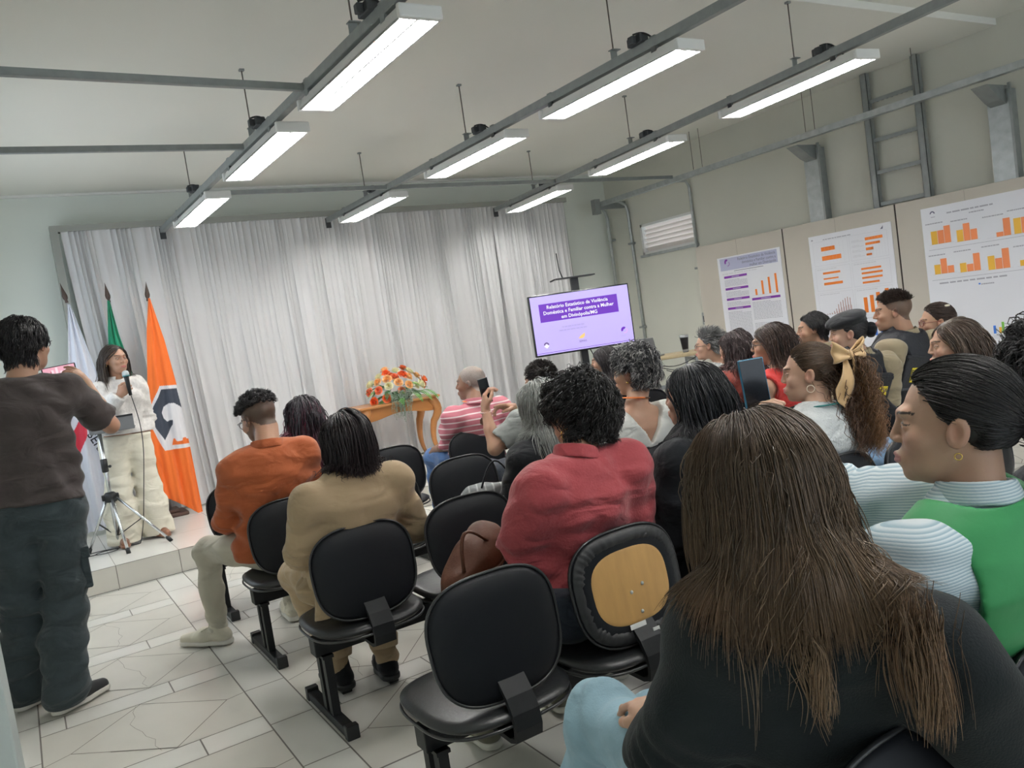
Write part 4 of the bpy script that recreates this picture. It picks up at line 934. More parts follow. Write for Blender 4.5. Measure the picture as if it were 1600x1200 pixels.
def head_cols(V, Hc, R, hs, skin, lips=None, brow=None, stubble=None, fem=0):
    q = ((V-np.asarray(Hc)) @ np.asarray(R))/hs; C = np.tile(np.array(skin, float), (len(V), 1)); ax = np.abs(q[:, 0]); dist = np.linalg.norm(q, axis=1)
    inh = dist < .17
    ch = np.exp(-(((ax-.042)/.022)**2+((q[:, 1]-.075)/.03)**2+((q[:, 2]+.035)/.022)**2)); C = C*(1-.25*ch[:, None]*np.array([0, .5, .4]))
    ear = np.exp(-(((ax-.08)/.012)**2+((q[:, 1]+.006)/.02)**2+((q[:, 2]+.008)/.03)**2)); C = C*(1-.35*ear[:, None]*np.array([0, .5, .45]))
    if lips is not None:
        w_ = (ax < .023) & (q[:, 1] > .084) & (q[:, 2] > -.0765+ax*.25) & (q[:, 2] < -.0535-ax*.25) & inh; C[w_] = lips
    if brow is not None:
        zc = .021+.006*np.sin(np.clip((ax-.012)/.036, 0, 1)*PI*.75); w_ = (ax > .011) & (ax < .048) & (q[:, 1] > .055) & (np.abs(q[:, 2]-zc) < .0034-.0009*fem) & inh; C[w_] = brow
        w_ = (np.abs(q[:, 2]-.0085+(ax-.031)**2*22) < .0015) & (ax > .016) & (ax < .046) & (q[:, 1] > .066) & inh; C[w_] = np.array(brow)*.6
    if stubble is not None:
        sc, amt, beard = stubble; n_ = np.random.default_rng(3).uniform(.8, 1.2, len(V))
        top = (q[:, 2] > np.interp(q[:, 1], [-.11, -.06, -.01, .03, .055, .09], [-.075, -.055, -.005, .02, .062, .074])) & inh
        C[top] = C[top]*(1-amt)+np.array(sc)*amt*n_[top][:, None]
        if beard:
            bz = (q[:, 2] < np.interp(q[:, 1], [-.02, .03, .07, .1], [.0, -.045, -.05, -.048])) & (q[:, 2] > -.125) & (q[:, 1] > -.02) & inh & ~((ax < .023) & (q[:, 2] > -.0765) & (q[:, 2] < -.0545)); C[bz] = C[bz]*(1-beard)+np.array(sc)*beard
    return C
# ---------------------------------------------------------------- torso
class Torso:
    def __init__(s, Pv, N, Lh, Ls, w=1.0, d=1.0, bust=0.0, hip=1.0, belly=0.0):
        s.P = np.array(Pv, float); s.N = np.array(N, float); s.ax = s.N-s.P; s.L = np.linalg.norm(s.ax); s.w_ = s.ax/s.L
        def orth(v): v = np.array(v, float); v = v-s.w_*(v @ s.w_); return nrm(v)
        s.Lh = orth(Lh); s.Ls = orth(Ls); s.wid = w; s.dep = d; s.bust = bust; s.hip = hip; s.belly = belly
    def f(s, P, off=0.0, t1=1.03):
        q = P-s.P.astype(f4); t = (q @ s.w_.astype(f4))/s.L; tc = np.clip(t, -.3, 1.1)
        lat = s.Lh[None]+(s.Ls-s.Lh)[None]*np.clip(tc, 0, 1)[:, None]; lat /= np.linalg.norm(lat, axis=1)[:, None]; fr = np.cross(s.w_[None], lat)
        x = (q*lat).sum(1); y = (q*fr).sum(1)
        T = [-.3, -.15, 0, .2, .45, .65, .8, .92, 1.05]
        W = np.interp(tc, T, np.array([.12, .160*s.hip, .170*s.hip, .146, .138, .150, .150, .115, .062]))*s.wid
        D = np.interp(tc, T, np.array([.09, .112*s.hip, .118*s.hip, .104, .100, .108, .100, .076, .052]))*s.dep
        yc = np.interp(tc, T, [0, 0, 0, .015, .01, -.005, -.012, -.012, 0]); yb = np.interp(tc, T, [0, .01, .03, .06, .035, 0, 0, 0, 0])*s.belly
        y = y-yc*1.0
        D = D+np.where(y > 0, yb, 0)
        k0 = np.sqrt((x/W)**2+(y/D)**2+1e-9); d = (k0-1)*np.minimum(W, D)*1.0
        if s.bust > 0:
            for sg in (-1, 1):
                c = s.P+s.w_*s.L*.66+s.Ls*sg*.075+np.cross(s.w_, s.Ls)*.085*s.dep; d = smin(d, np.linalg.norm(P-c.astype(f4), axis=1)-.052*s.bust, .04)
        d = smax(d, (t-t1)*s.L, .03); d = smax(d, (-.30-t)*s.L, .03)
        return d-off
# ---------------------------------------------------------------- hand
def hand_f(W, d, n, side, curl=.5, spread=.0, s=1.0, curls=None, thumb=.4):
    # W wrist, d direction to fingers, n palm normal (palm faces along n), side +1: thumb on +x side where x = d x n
    d = nrm(d); n = nrm(np.array(n)-d*(np.array(n) @ d)); x = np.cross(d, n)*side
    W = np.array(W, float); L = []
    def pt(a, b, c): return W+(d*a+x*b+n*c)*s
    ln = [(.043, .026, .021), (.047, .029, .023), (.043, .027, .022), (.034, .021, .019)]; ra = [.0093, .0093, .0088, .0078]
    for i in range(4):
        b = .031-.0205*i; base = np.array([.088-.004*abs(i-1.2), b, 0.0]); cu = (curls[i] if curls else curl); ang = .15+cu*.9; p = base; pts = [p]
        sp = (1.5-i)*spread
        for j in range(3):
            v = np.array([math.cos(ang)*math.cos(sp), math.cos(ang)*math.sin(sp), math.sin(ang)]); p = p+v*ln[i][j]; pts.append(p); ang += cu*(1.25 if j == 0 else .8)
        L.append(([pt(*q) for q in pts], [ra[i]*s, ra[i]*.93*s, ra[i]*.86*s, ra[i]*.76*s]))
    tb = [pt(.022, .028, .006), pt(.052, .052, .016+.012*thumb), pt(.080, .056-.012*thumb, .022+.024*thumb), pt(.104, .050-.026*thumb, .026+.032*thumb)]
    def f(P):
        q = (P-W.astype(f4)); l = np.stack([q @ d.astype(f4), q @ x.astype(f4), q @ n.astype(f4)], 1)/s
        e = ell(l, (.052, .002, .002), (.050, .043, .0165))*s; e = smin(e, cap(P, pt(.0, 0, 0), pt(.03, 0, 0), .024*s, .026*s), .02); g = np.abs(l[:, 2])*0
        e = smin(e, cap(P, pt(.02, .022, .006), pt(.06, .030, .004), .013*s, .012*s), .012)
        for pts, rs in L: e = smin(e, chain(P, pts, rs, .004), .006)
        e = smin(e, chain(P, tb, [.0135*s, .0115*s, .0105*s, .0085*s], .006), .008); return e
    allp = [p for pts, _ in L for p in pts]+tb+[W]
    return f, allp
# ---------------------------------------------------------------- hair strands
def tubes(paths, rad, name, parent, cols, m=None, taper=True, flat=None):
    N, K, _ = paths.shape; T = np.gradient(paths, axis=1); T /= np.linalg.norm(T, axis=-1, keepdims=True)+1e-9
    ref = np.tile(np.array([.31, .52, .79]), (N, 1)); U = np.cross(T[:, 0], ref); U /= np.linalg.norm(U, axis=-1, keepdims=True)+1e-9
    R_ = np.empty((N, K, 3, 3)); 
    for k in range(K):
        U = U-T[:, k]*(U*T[:, k]).sum(-1, keepdims=True); U /= np.linalg.norm(U, axis=-1, keepdims=True)+1e-9; Vv = np.cross(T[:, k], U)
        r = np.asarray(rad).reshape(-1, 1)*(np.interp(k/(K-1), [0, .1, .7, 1], [.8, 1, .9, .25]) if taper else 1)
        for j in range(3): a = 2*PI*j/3; R_[:, k, j] = paths[:, k]+(U*math.cos(a)+Vv*math.sin(a))*r
    V = R_.reshape(-1, 3); b = (np.arange(N)[:, None]*K+np.arange(K-1)[None])[..., None]*3; j = np.arange(3)[None, None]; j2 = (j+1) % 3
    Q = np.stack([b+j, b+j2, b+3+j2, b+3+j], -1).reshape(-1, 4)
    C = np.repeat(cols.reshape(N, K, 1, 3), 3, 2).reshape(-1, 3)
    return V, Q, C
def hair(parent, Hc, R, hs, bodyf, N=1500, K=18, length=.3, style='down', col=(.03, .02, .015), col2=None, vol=.03, rad=.0016, grav=1.0, curl=None, part=0.0, back=.5, tie=None, clump=.35, colvar=.25, tipvar=0, mask=None, seed=0, lenvar=.15, cap_col=None, cover=True, side=0.0, name='hair', grey=0.0, gather=None, zend=None):
    rg = np.random.default_rng(seed+5); R = np.array(R); Hc = np.array(Hc, float)
    M_ = N*4; i = np.arange(M_)+.5; ph = np.arccos(1-2*i/M_); th = PI*(1+5**.5)*i
    d = np.stack([np.cos(th)*np.sin(ph), np.sin(th)*np.sin(ph), np.cos(ph)], 1); q = np.array([0, -.016, .030])+d*np.array([.076, .096, .086])
    hl = np.interp(q[:, 1], [-.115, -.08, -.03, -.005, .025, .045, .065, .09], [-.050, -.052, -.045, -.010, .020, .055, .080, .092]); keep = q[:, 2] > hl
    keep &= ~((np.abs(q[:, 0]) > .055) & (q[:, 1] > -.030) & (q[:, 1] < .022) & (q[:, 2] < .030))
    if mask is not None: keep &= mask(q)
    q = q[keep]; d = d[keep]; sel = rg.permutation(len(q))[:N]; q = q[sel]; d = d[sel]; n = len(q)
    qj = q+rg.normal(0, .0015, q.shape)
    p = Hc+hs*qj @ R.T; nn = nrm_rows(d/np.array([.076, .096, .086])) @ R.T
    xs = np.sign(q[:, 0]-part+1e-6)[:, None]*R[:, 0][None]; fwd = R[:, 1][None]; upv = R[:, 2][None]; down = -upv
    g = np.array([0, 0, -1.0])[None]
    lay = rg.uniform(0, 1, n)**.7; L = length*(1+lenvar*rg.normal(0, 1, n)); 
    if isinstance(length, np.ndarray): L = length[keep][sel]
    if zend is not None: L = np.clip((p[:, 2]-zend)*.93+.05*np.clip(q[:, 2]/.1, 0, 1), .05, 1)*(1+lenvar*rg.normal(0, 1, n))
    step = (L/(K-1))[:, None]; path = [p.copy()]
    wq = q-np.array([part, .035, .112]); wv = (wq*np.array([1.0, 1.0, .3])) @ R.T; wv = nrm_rows(wv); side_w = np.clip(q[:, 1:2]/.05+.2, 0, 1)
    if style == 'down': dv = nn*.35+wv*1.1+xs*side_w*.5-fwd*back*.35*(1-side_w)+rg.normal(0, .07, (n, 3))
    elif style == 'back': dv = nn*.3-fwd*1.2+upv*.1+rg.normal(0, .08, (n, 3))
    elif style == 'short': dv = nn*.6+fwd*(-back)+xs*side+rg.normal(0, .22, (n, 3))
    elif style == 'afro': dv = nn*1.0+rg.normal(0, .35, (n, 3))
    elif style == 'tie': T_ = Hc+hs*(np.array(tie) @ R.T); dv = T_-p
    dv = nrm_rows(dv)
    for k in range(K-1):
        t = k/(K-1); ql = ((p-Hc) @ R)/hs
        if style == 'tie':
            to = T_[None]-p; dist = np.linalg.norm(to, axis=1, keepdims=True); dv = nrm_rows(dv*.3+to/(dist+1e-6)); st = np.minimum(step*0+np.linalg.norm(T_-path[0], axis=1, keepdims=True)*1.45/(K-1), dist)
        else:
            dv = dv+g*grav*(.28 if style in ('down', 'back') else .10 if style == 'afro' else .05)
            if style in ('down', 'back'):
                fz = ((ql[:, 1] > .02) & (np.abs(ql[:, 0]) < .082) & (ql[:, 2] < .085)); dv = dv+fz[:, None]*(xs*.35-fwd*.45)
            dv = nrm_rows(dv+rg.normal(0, .02, dv.shape)); st = step
        p = p+dv*st
        if gather is not None:
            gc, gl, gw, gk = gather; lt = (p-gc) @ gl; bel = np.clip((gc[2]+.06-p[:, 2])/.08, 0, 1); p = p-gl[None]*((np.sign(lt)*np.clip(np.abs(lt)-gw, 0, 1))*gk*bel)[:, None]
        off = .003+vol*lay*min(1, (k+1)/(K*.3)) if style != 'tie' else .002+vol*lay*(1-.5*t)
        for _ in range(2):
            e = .004; dd = bodyf(p.astype(f4)); dx = np.stack([bodyf((p+np.eye(3)[a]*e).astype(f4))-dd for a in range(3)], 1); gn = nrm_rows(dx); pen = off-dd; w_ = pen > 0
            p = p+gn*np.where(w_, pen, 0)[:, None]
        if style != 'afro' and style != 'short': 
            pull = (dd > off+.006) & (t < .45); p = p-gn*np.where(pull, np.minimum(dd-off, .004), 0)[:, None]
        nd = p-path[-1]; dv = nrm_rows(dv*.4+nrm_rows(nd)*.6); path.append(p.copy())
    X = np.stack(path, 1)
    if style in ('down', 'back'):
        for _ in range(4): X[:, 1:-1] = X[:, 1:-1]*.5+(X[:, :-2]+X[:, 2:])*.25
    if clump > 0:
        nc = max(12, n//14); ce = X[:nc]; rootd = ((X[:, None, 0]-ce[None, :, 0])**2).sum(-1); own = rootd.argmin(1); w_ = np.linspace(0, 1, K)[None, :, None]**1.2*clump
        X = X*(1-w_)+ce[own]*w_
    else: own = np.zeros(n, int); nc = 1
    if curl:
        amp, turns, mix = curl; s_ = np.linspace(0, 1, K)[None]; cph = rg.uniform(0, 6.28, nc)[own][:, None]*mix+rg.uniform(0, 6.28, n)[:, None]*(1-mix); fq = (turns*(1+.3*rg.normal(0, 1, nc)[own]))[:, None]
        T = nrm_rows(np.gradient(X, axis=1)); u1 = nrm_rows(np.cross(T, np.array([.3, .5, .8]))); u2 = np.cross(T, u1); a_ = amp*np.interp(s_, [0, .25, 1], [.1, 1, 1])[..., None]*rg.uniform(.6, 1.3, n)[:, None, None]
        X = X+(u1*np.cos(cph+fq*s_*2*PI)[..., None]+u2*np.sin(cph+fq*s_*2*PI)[..., None])*a_
    base = np.array(col, float); c = np.tile(base, (n, K, 1)); 
    if col2 is not None: w_ = np.clip((np.linspace(0, 1, K)-.35)*1.8, 0, 1)[None, :, None]*rg.uniform(.5, 1, n)[:, None, None]; c = c*(1-w_)+np.array(col2)*w_
    if grey > 0: gg = rg.uniform(0, 1, n) < grey; c[gg] = np.array([.42, .41, .40])
    c *= (1+colvar*rg.normal(0, 1, n))[:, None, None].clip(.3, 2)
    r_ = rad*rg.uniform(.7, 1.3, n)
    V, Q, C = tubes(X, r_, name, parent, c)
    if style not in ('short', 'tie') or n > 4000:     # fuller locks inside the volume
        lo_ = np.argsort(lay)[:n//2]; Xu = X[lo_][:, ::2]; V1, Q1, C1 = tubes(Xu, r_[lo_]*1.5, name, parent, c[lo_][:, ::2]*.75); C = np.concatenate([C, C1]); Q = np.concatenate([Q, Q1+len(V)]); V = np.concatenate([V, V1])
    if cover:   # scalp layer below the strands
        cf = lambda P: smax(smax(ell(((P-Hc.astype(f4)) @ R.astype(f4))/hs, (0, -.017, .031), (.0785, .0985, .0885))*hs, -scalp_cut(((P-Hc.astype(f4)) @ R.astype(f4))/hs)*hs, .004), -(head_f(P, Hc, R, hs, 0, False)+.01), .002)
        V2, Q2 = mesh_sdf(cf, Hc-.15, Hc+.15, .006); cc = np.array(cap_col if cap_col is not None else base*.8)
        C2 = np.tile(cc, (len(V2), 1)); Q2 = Q2+len(V); V = np.concatenate([V, V2]); Q = np.concatenate([Q, Q2]); C = np.concatenate([C, C2])
    return V, Q, C
def scalp_cut(q):   # positive where hair grows
    hl = np.interp(q[:, 1], [-.115, -.08, -.03, -.005, .025, .045, .065, .09], [-.060, -.062, -.055, -.015, .020, .055, .080, .092]); return (q[:, 2]-hl)*.8
def nrm_rows(v): return v/(np.linalg.norm(v, axis=-1, keepdims=True)+1e-9)
def hair_obj(parent, sets, name='hair', label=None):
    V = []; Q = []; C = []; o = 0
    for v, q, c in sets: V.append(v); Q.append(q+o); C.append(c); o += len(v)
    return link(name, np_mesh(name, np.concatenate(V), np.concatenate(Q), M_hair, np.concatenate(C)), parent, label)
def tail(start, n, K, length, rad, spread, dirv, bodyf, col, seed=0, curl=None, clump=.4, vol=.05, rootspread=.02, colvar=.25, col2=None):
    rg = np.random.default_rng(seed); p = np.array(start)+rg.normal(0, rootspread, (n, 3)); dv = nrm_rows(np.array(dirv)+rg.normal(0, spread, (n, 3))); L = length*rg.uniform(.75, 1.05, n)[:, None]/(K-1); path = [p.copy()]; lay = rg.uniform(0, 1, n)
    for k in range(K-1):
        dv = nrm_rows(dv+np.array([0, 0, -.28])+rg.normal(0, .03, dv.shape)); p = p+dv*L; off = .004+vol*lay
        dd = bodyf(p.astype(f4)); gn = nrm_rows(np.stack([bodyf((p+np.eye(3)[a]*.004).astype(f4))-dd for a in range(3)], 1)); p = p+gn*np.where(off-dd > 0, off-dd, 0)[:, None]; path.append(p.copy())
    X = np.stack(path, 1); nc = max(8, n//14); own = ((X[:, None, 0]-X[None, :nc, 0])**2).sum(-1).argmin(1); w_ = np.linspace(0, 1, K)[None, :, None]*clump; X = X*(1-w_)+X[:nc][own]*w_
    if curl:
        amp, turns, mix = curl; s_ = np.linspace(0, 1, K)[None]; cph = rg.uniform(0, 6.28, nc)[own][:, None]*mix+rg.uniform(0, 6.28, n)[:, None]*(1-mix); fq = (turns*(1+.2*rg.normal(0, 1, nc)[own]))[:, None]
        T = nrm_rows(np.gradient(X, axis=1)); u1 = nrm_rows(np.cross(T, np.array([.3, .5, .8]))); u2 = np.cross(T, u1); X = X+(u1*np.cos(cph+fq*s_*6.283)[..., None]+u2*np.sin(cph+fq*s_*6.283)[..., None])*amp*np.interp(s_, [0, .2, 1], [.2, 1, 1])[..., None]
    c = np.tile(np.array(col, float), (n, K, 1))
    if col2 is not None: w_ = np.linspace(0, 1, K)[None, :, None]; c = c*(1-w_)+np.array(col2)*w_
    c *= (1+colvar*rg.normal(0, 1, n))[:, None, None].clip(.3, 2)
    return tubes(X, rad*rg.uniform(.7, 1.3, n), 't', None, c)

# ---------------------------------------------------------------- a whole person
def person(label, Hc, hyaw, N, Pv, sh, byaw=0, hpitch=0, hroll=0, hs=1.0, fem=0, skin=(.45, .27, .18), lips=(.45, .15, .13), brow=(.04, .025, .02), stubble=None,
           armL=None, armR=None, legs=None, top=None, pants=None, shoes=None, w=1.0, d=1.0, bust=0, hip=1.0, belly=0, res=.009, hres=.0045, standing=False, handL=None, handR=None, neck_r=.050, hands=True, shyaw=None, hand_s=1.0, face=True, uparm=1.0):
    """sh = (left shoulder, right shoulder); armX = (elbow, wrist); legs = ((hip, knee, ankle, toe), ...) left then right"""
    o = None; R = frame(hyaw, hpitch, hroll); Hc = A3(*Hc); N = A3(*N); Pv = A3(*Pv); sh = [A3(*s) for s in sh]
    by = math.radians(byaw); Lh = A3(math.cos(by), math.sin(by), 0); Ls = sh[1]-sh[0]; T = Torso(Pv, N, Lh, Ls, w, d, bust, hip, belly); fr = A3(-math.sin(by), math.cos(by), 0)
    if armL is None: armL = (sh[0]+(-Lh*.03+fr*.06+A3(0, 0, -.26)), sh[0]+Lh*.10+fr*.27+A3(0, 0, -.33))
    if armR is None: armR = (sh[1]+(Lh*.03+fr*.06+A3(0, 0, -.26)), sh[1]-Lh*.10+fr*.27+A3(0, 0, -.33))
    armL = [A3(*a) for a in armL]; armR = [A3(*a) for a in armR]
    if legs is None:
        legs = []
        for sg in (-1, 1):
            h_ = Pv+Lh*sg*.095+A3(0, 0, -.01); k_ = h_+fr*.40+Lh*sg*.05+A3(0, 0, .015); a_ = A3(k_[0], k_[1], 0)+fr*.02+A3(0, 0, .09); legs.append((h_, k_, a_, a_+fr*.17+A3(0, 0, -.055)))
    legs = [[A3(*p) for p in l] for l in legs]
    nb = Hc+hs*(R @ A3(0, -.028, -.065)); neckc = [(nb, neck_r), (N+A3(0, 0, .02), neck_r*1.06)]
    def limb(P, s_, arm, off=0.0, taper=(.048, .041, .037, .029), t1=1):
        return chain(P, [s_, (s_+arm[0])/2, arm[0], (arm[0]+arm[1])/2, arm[1]], [uparm*taper[0]+off, uparm*taper[0]*.96+off, taper[1]+off, taper[2]+off, taper[3]+off], .02)
    def shoulders(P, d_, off=0.0):
        for s_ in sh:
            d_ = smin(d_, cap(P, N+A3(0, 0, -.012), s_, .038+off, .047+off), .03)
            d_ = smin(d_, np.linalg.norm(P-s_.astype(f4), axis=1)-(.054*w**.5+off), .03)
        return d_
    def neckf(P, off=0.0): return cap(P, nb, N+A3(0, 0, .01), neck_r+off, neck_r*1.05+off)
    def skinf(P):
        d_ = smin(head_f(P, Hc, R, hs, fem, face), neckf(P), .02); t_ = shoulders(P, T.f(P, -.012), -.012); return smin(d_, t_, .03)
    # --- the body: one continuous mesh, finer at the head and the hands
    tp = top or {}; hfs = []; fine = [(Hc, .155*hs, hres)]; allp = [Hc, N, Pv]+sh
    for sg, s_, arm, hd in ((-1, sh[0], armL, handL), (1, sh[1], armR, handR)):
        fd = nrm(arm[1]-arm[0]); vis = hd is not None
        if hd is None: hd = dict(d=nrm(fd*.7+A3(0, 0, -.25)+Lh*(-sg)*.3), n=A3(0, 0, -1), curl=.45)
        hf, pts = hand_f(arm[1], hd['d'], hd['n'], hd.get('side', -sg), hd.get('curl', .4), hd.get('spread', .04), hand_s*(.92 if fem else 1.0), hd.get('curls'), hd.get('thumb', .4))
        pa = np.array(pts); c_ = (pa.min(0)+pa.max(0))/2; hfs.append((hf, c_, (pa.max(0)-pa.min(0)).max()/2+.03)); allp += [arm[0]]+pts
        if vis: fine.append((c_, (pa.max(0)-pa.min(0)).max()/2+.012, max(hres, .0036)))
    for l in legs: allp += l
    def bodyf_(P):
        d_ = smin(head_f(P, Hc, R, hs, fem, face), neckf(P), .02); d_ = smin(d_, shoulders(P, T.f(P, -.012), -.012), .03)
        for s_, arm, (hf, c_, rr) in ((sh[0], armL, hfs[0]), (sh[1], armR, hfs[1])):
            a_ = limb(P, s_, arm, -.002); m_ = np.linalg.norm(P-c_.astype(f4), axis=1) < rr*1.9+.04
            if m_.any(): h_ = np.full(len(P), 9., f4); h_[m_] = hf(P[m_]); a_ = smin(a_, h_, .010)
            d_ = smin(d_, a_, .012)
        for l in legs:
            fd = nrm(A3(*(l[3]-l[2])[:2], 0)); e = chain(P, [l[0], l[1], l[2]], [.070, .048, .033], .02); e = smin(e, cap(P, l[2]-A3(0, 0, .045)-fd*.02, l[3]-fd*.02, .026, .020), .02); d_ = smin(d_, e, .02)
        return d_
    lo, hi = bb(allp, .10); hi = np.maximum(hi, Hc+.15*hs); lo = np.minimum(lo, Pv-A3(.2, .18, 0)); hi = np.maximum(hi, Pv+A3(.2, .18, 0))
    V_, Q_ = mesh_sdf(bodyf_, lo, hi, max(res*1.35, .010), fine)
    body = link('person', np_mesh('person', V_, Q_, M_skin, head_cols(V_, Hc, R, hs, skin, lips, brow, stubble, fem)))
    tag(body, label, 'person')
    KS = dict(root=body, Hc=Hc, R=R, hs=hs, N=N, sh=sh, armL=armL, armR=armR, legs=legs, T=T, Lh=Lh, fr=fr)
    if face:
        for sg in (-1, 1):
            c = Hc+hs*(R @ A3(sg*.031, .0765, .000)); b = MB(); b.use(M_eyew); b.ball(c, .0117*hs, 8); fdv = nrm(R @ A3(0, 1, -.05)); b.use(M_iris); b.ball(c+fdv*.0062*hs, .0061*hs, 6); b.build('eye', body)
    # --- top garment
    if top:
        off = top.get('off', .012); A_ = top.get('fold', .004)*1.7; FS = top.get('fs', 14); sl = top.get('sleeve', 1.0); so = top.get('soff', .014); sr = top.get('sres', res); z0 = top.get('hem', -.18); seed = top.get('seed', 1)
        def topf(P):
            d_ = shoulders(P, T.f(P, off, 1.0), off)
            if z0 < -.3:   # long jacket skirt
                hp = Pv+A3(0, 0, -.02); d_ = smin(d_, ell(P, hp, (.20*w*hip, .16*d, .15)), .05)
            for s_, arm in ((sh[0], armL), (sh[1], armR)):
                if sl >= 1: a_ = limb(P, s_, arm, so, (.050, .044, .040, .033)); ce = arm[1]-nrm(arm[1]-arm[0])*top.get('cuff', .01); a_ = smax(a_, (P-ce.astype(f4)) @ nrm(arm[1]-arm[0]).astype(f4), .006)
                elif sl > 0:
                    e = s_+(arm[0]-s_)*sl*1.0; a_ = cap(P, s_, e, .058*uparm+so, .056*uparm+so+.003); a_ = smax(a_, (P-e.astype(f4)) @ nrm(arm[0]-s_).astype(f4), .006)
                else: a_ = None
                if a_ is not None: d_ = smin(d_, a_, .03)
            if sl == 0:
                for s_ in sh: d_ = smax(d_, -(np.linalg.norm(P-(s_+nrm(s_-N)*.035).astype(f4), axis=1)-.085), .01)
            fo = folds(P, FS, seed, top.get('fd', (.2, .3, 1.0))); amp = A_*(1+.8*np.exp(-((P[:, 2]-(Pv[2]+.12))/.12)**2)); d_ = d_+fo*amp
            for s_, arm in ((sh[0], armL), (sh[1], armR)):
                el = np.exp(-(np.linalg.norm(P-arm[0].astype(f4), axis=1)/.07)**2); d_ = d_+el*A_*1.2*np.sin((P @ nrm(arm[1]-s_).astype(f4))*170)
            nk = top.get('neck', 'crew'); up = nrm(nb-N)
            if nk == 'crew': d_ = smax(d_, -(cap(P, N+up*.005+fr*.012, N+up*.2, .066, .10)), .006)
            elif nk == 'turtle': d_ = smin(d_, smax(neckf(P, .008+.002*np.sin(np.arctan2((P-N.astype(f4)) @ Lh.astype(f4), (P-N.astype(f4)) @ fr.astype(f4))*40)), (P-(N+up*.07).astype(f4)) @ up.astype(f4), .01), .015); d_ = smax(d_, -(cap(P, N+up*.075, N+up*.2, .09, .09)), .004)
            elif nk == 'vback':
                q_ = P-N.astype(f4); xx = np.abs(q_ @ Lh.astype(f4)); zz = q_[:, 2]; yy = q_ @ fr.astype(f4); v_ = (xx-(.115+(zz)*.62))*.8; d_ = smax(d_, -(np.maximum(v_, yy-.02)), .004); d_ = smax(d_, -(cap(P, N+A3(0, 0, .02), N+up*.2, .09, .12)), .006)
            else: d_ = smax(d_, -(cap(P, N+up*.055+fr*.015, N+up*.2, .060, .07)), .006)
            hemc = Pv+T.w_*(z0*T.L if z0 > -.3 else 0)+A3(0, 0, z0 if z0 <= -.3 else 0)
            d_ = smax(d_, -((P-hemc.astype(f4)) @ T.w_.astype(f4)), .01)
            if top.get('thick', .006): pass
            return d_
        pts = [Pv, N]+sh+[armL[0], armR[0]]+([armL[1], armR[1]] if sl >= 1 else []); lo, hi = bb(pts, .12); lo[2] = min(lo[2], Pv[2]+min(z0*.5, -.2)-.03); hi = np.maximum(hi, N+A3(.2, .2, .10)); lo = np.minimum(lo, Pv-A3(.24, .2, .2)); hi = np.maximum(hi, Pv+A3(.24, .2, .1))
        g = sdf_obj(top.get('name', 'shirt'), [(topf, lo, hi, sr)], top['m'], body, None, top.get('label')); KS['topf'] = topf; KS['top'] = g
        if top.get('collar'):
            cm = top.get('cm', top['m']); up = nrm(nrm(nb-N)*.4+A3(0, 0, .6)); cr = neck_r+.012; c0 = N+up*.018
            def colf(P):
                q_ = P-c0.astype(f4); z_ = q_ @ up.astype(f4); x_ = q_ @ Lh.astype(f4); y_ = q_ @ fr.astype(f4); rr = np.sqrt(x_*x_+y_*y_); r0 = cr+.010-.35*z_+np.where(y_ < 0, 0, .0); ring = np.abs(rr-r0)-.0045; ring = smax(ring, np.abs(z_-.002)-.022, .004); ring = smax(ring, -(smax(-(y_-.03), np.abs(x_)-(.03-.4*z_), .003)), .004)
                return ring
            sdf_obj('collar', [(colf, c0-.12, c0+.12, .0045)], cm, g)
    # --- trousers
    if pants:
        pw = pants.get('w', 1.0); po = pants.get('off', .0); pr = pants.get('res', res*1.15); pA = pants.get('fold', .005)*1.5
        def pf(P):
            d_ = ell(P, Pv+A3(0, 0, -.01), (.178*w*hip, .14*d, .13)) if not standing else ell(P, Pv+A3(0, 0, -.04), (.172*w*hip, .125*d, .15))
            for l in legs:
                hw = pants.get('flare', 0)
                d_ = smin(d_, chain(P, [l[0], l[0]*.5+l[1]*.5, l[1], l[1]*.5+l[2]*.5, l[2]+A3(0, 0, pants.get('cuff', .0))], [.098*pw*hip+po, .086*pw+po, .066*pw+po+hw*.3, .060*pw+po+hw*.7, .050*pw+po+hw], .03), .04)
            d_ = d_+folds(P, pants.get('fs', 13), 5)*pA
            for l in legs:
                kn = np.exp(-(np.linalg.norm(P-l[1].astype(f4), axis=1)/.09)**2)+np.exp(-(np.linalg.norm(P-(l[2]+A3(0, 0, .06)).astype(f4), axis=1)/.09)**2); d_ = d_+kn*pA*.8*np.sin((P @ nrm(l[2]-l[1]+A3(.1, .3, 0)).astype(f4))*110)
                d_ = smax(d_, (l[2][2]-.055+pants.get('cuff', 0)-P[:, 2])*(1.0), .008) if l[2][2] < .3 else d_
            return smax(d_, (P-(Pv+T.w_*(.06 if not standing else .0)).astype(f4)) @ T.w_.astype(f4), .01)
        lo, hi = bb([p for l in legs for p in l[:3]]+[Pv], .15+pants.get('flare', 0)*.5); lo = np.minimum(lo, Pv-.22); hi = np.maximum(hi, Pv+.22); lo[2] = max(lo[2], min(l[2][2] for l in legs)-.08)
        KS['pants'] = sdf_obj('trousers', [(pf, lo, hi, pr)], pants['m'], body)
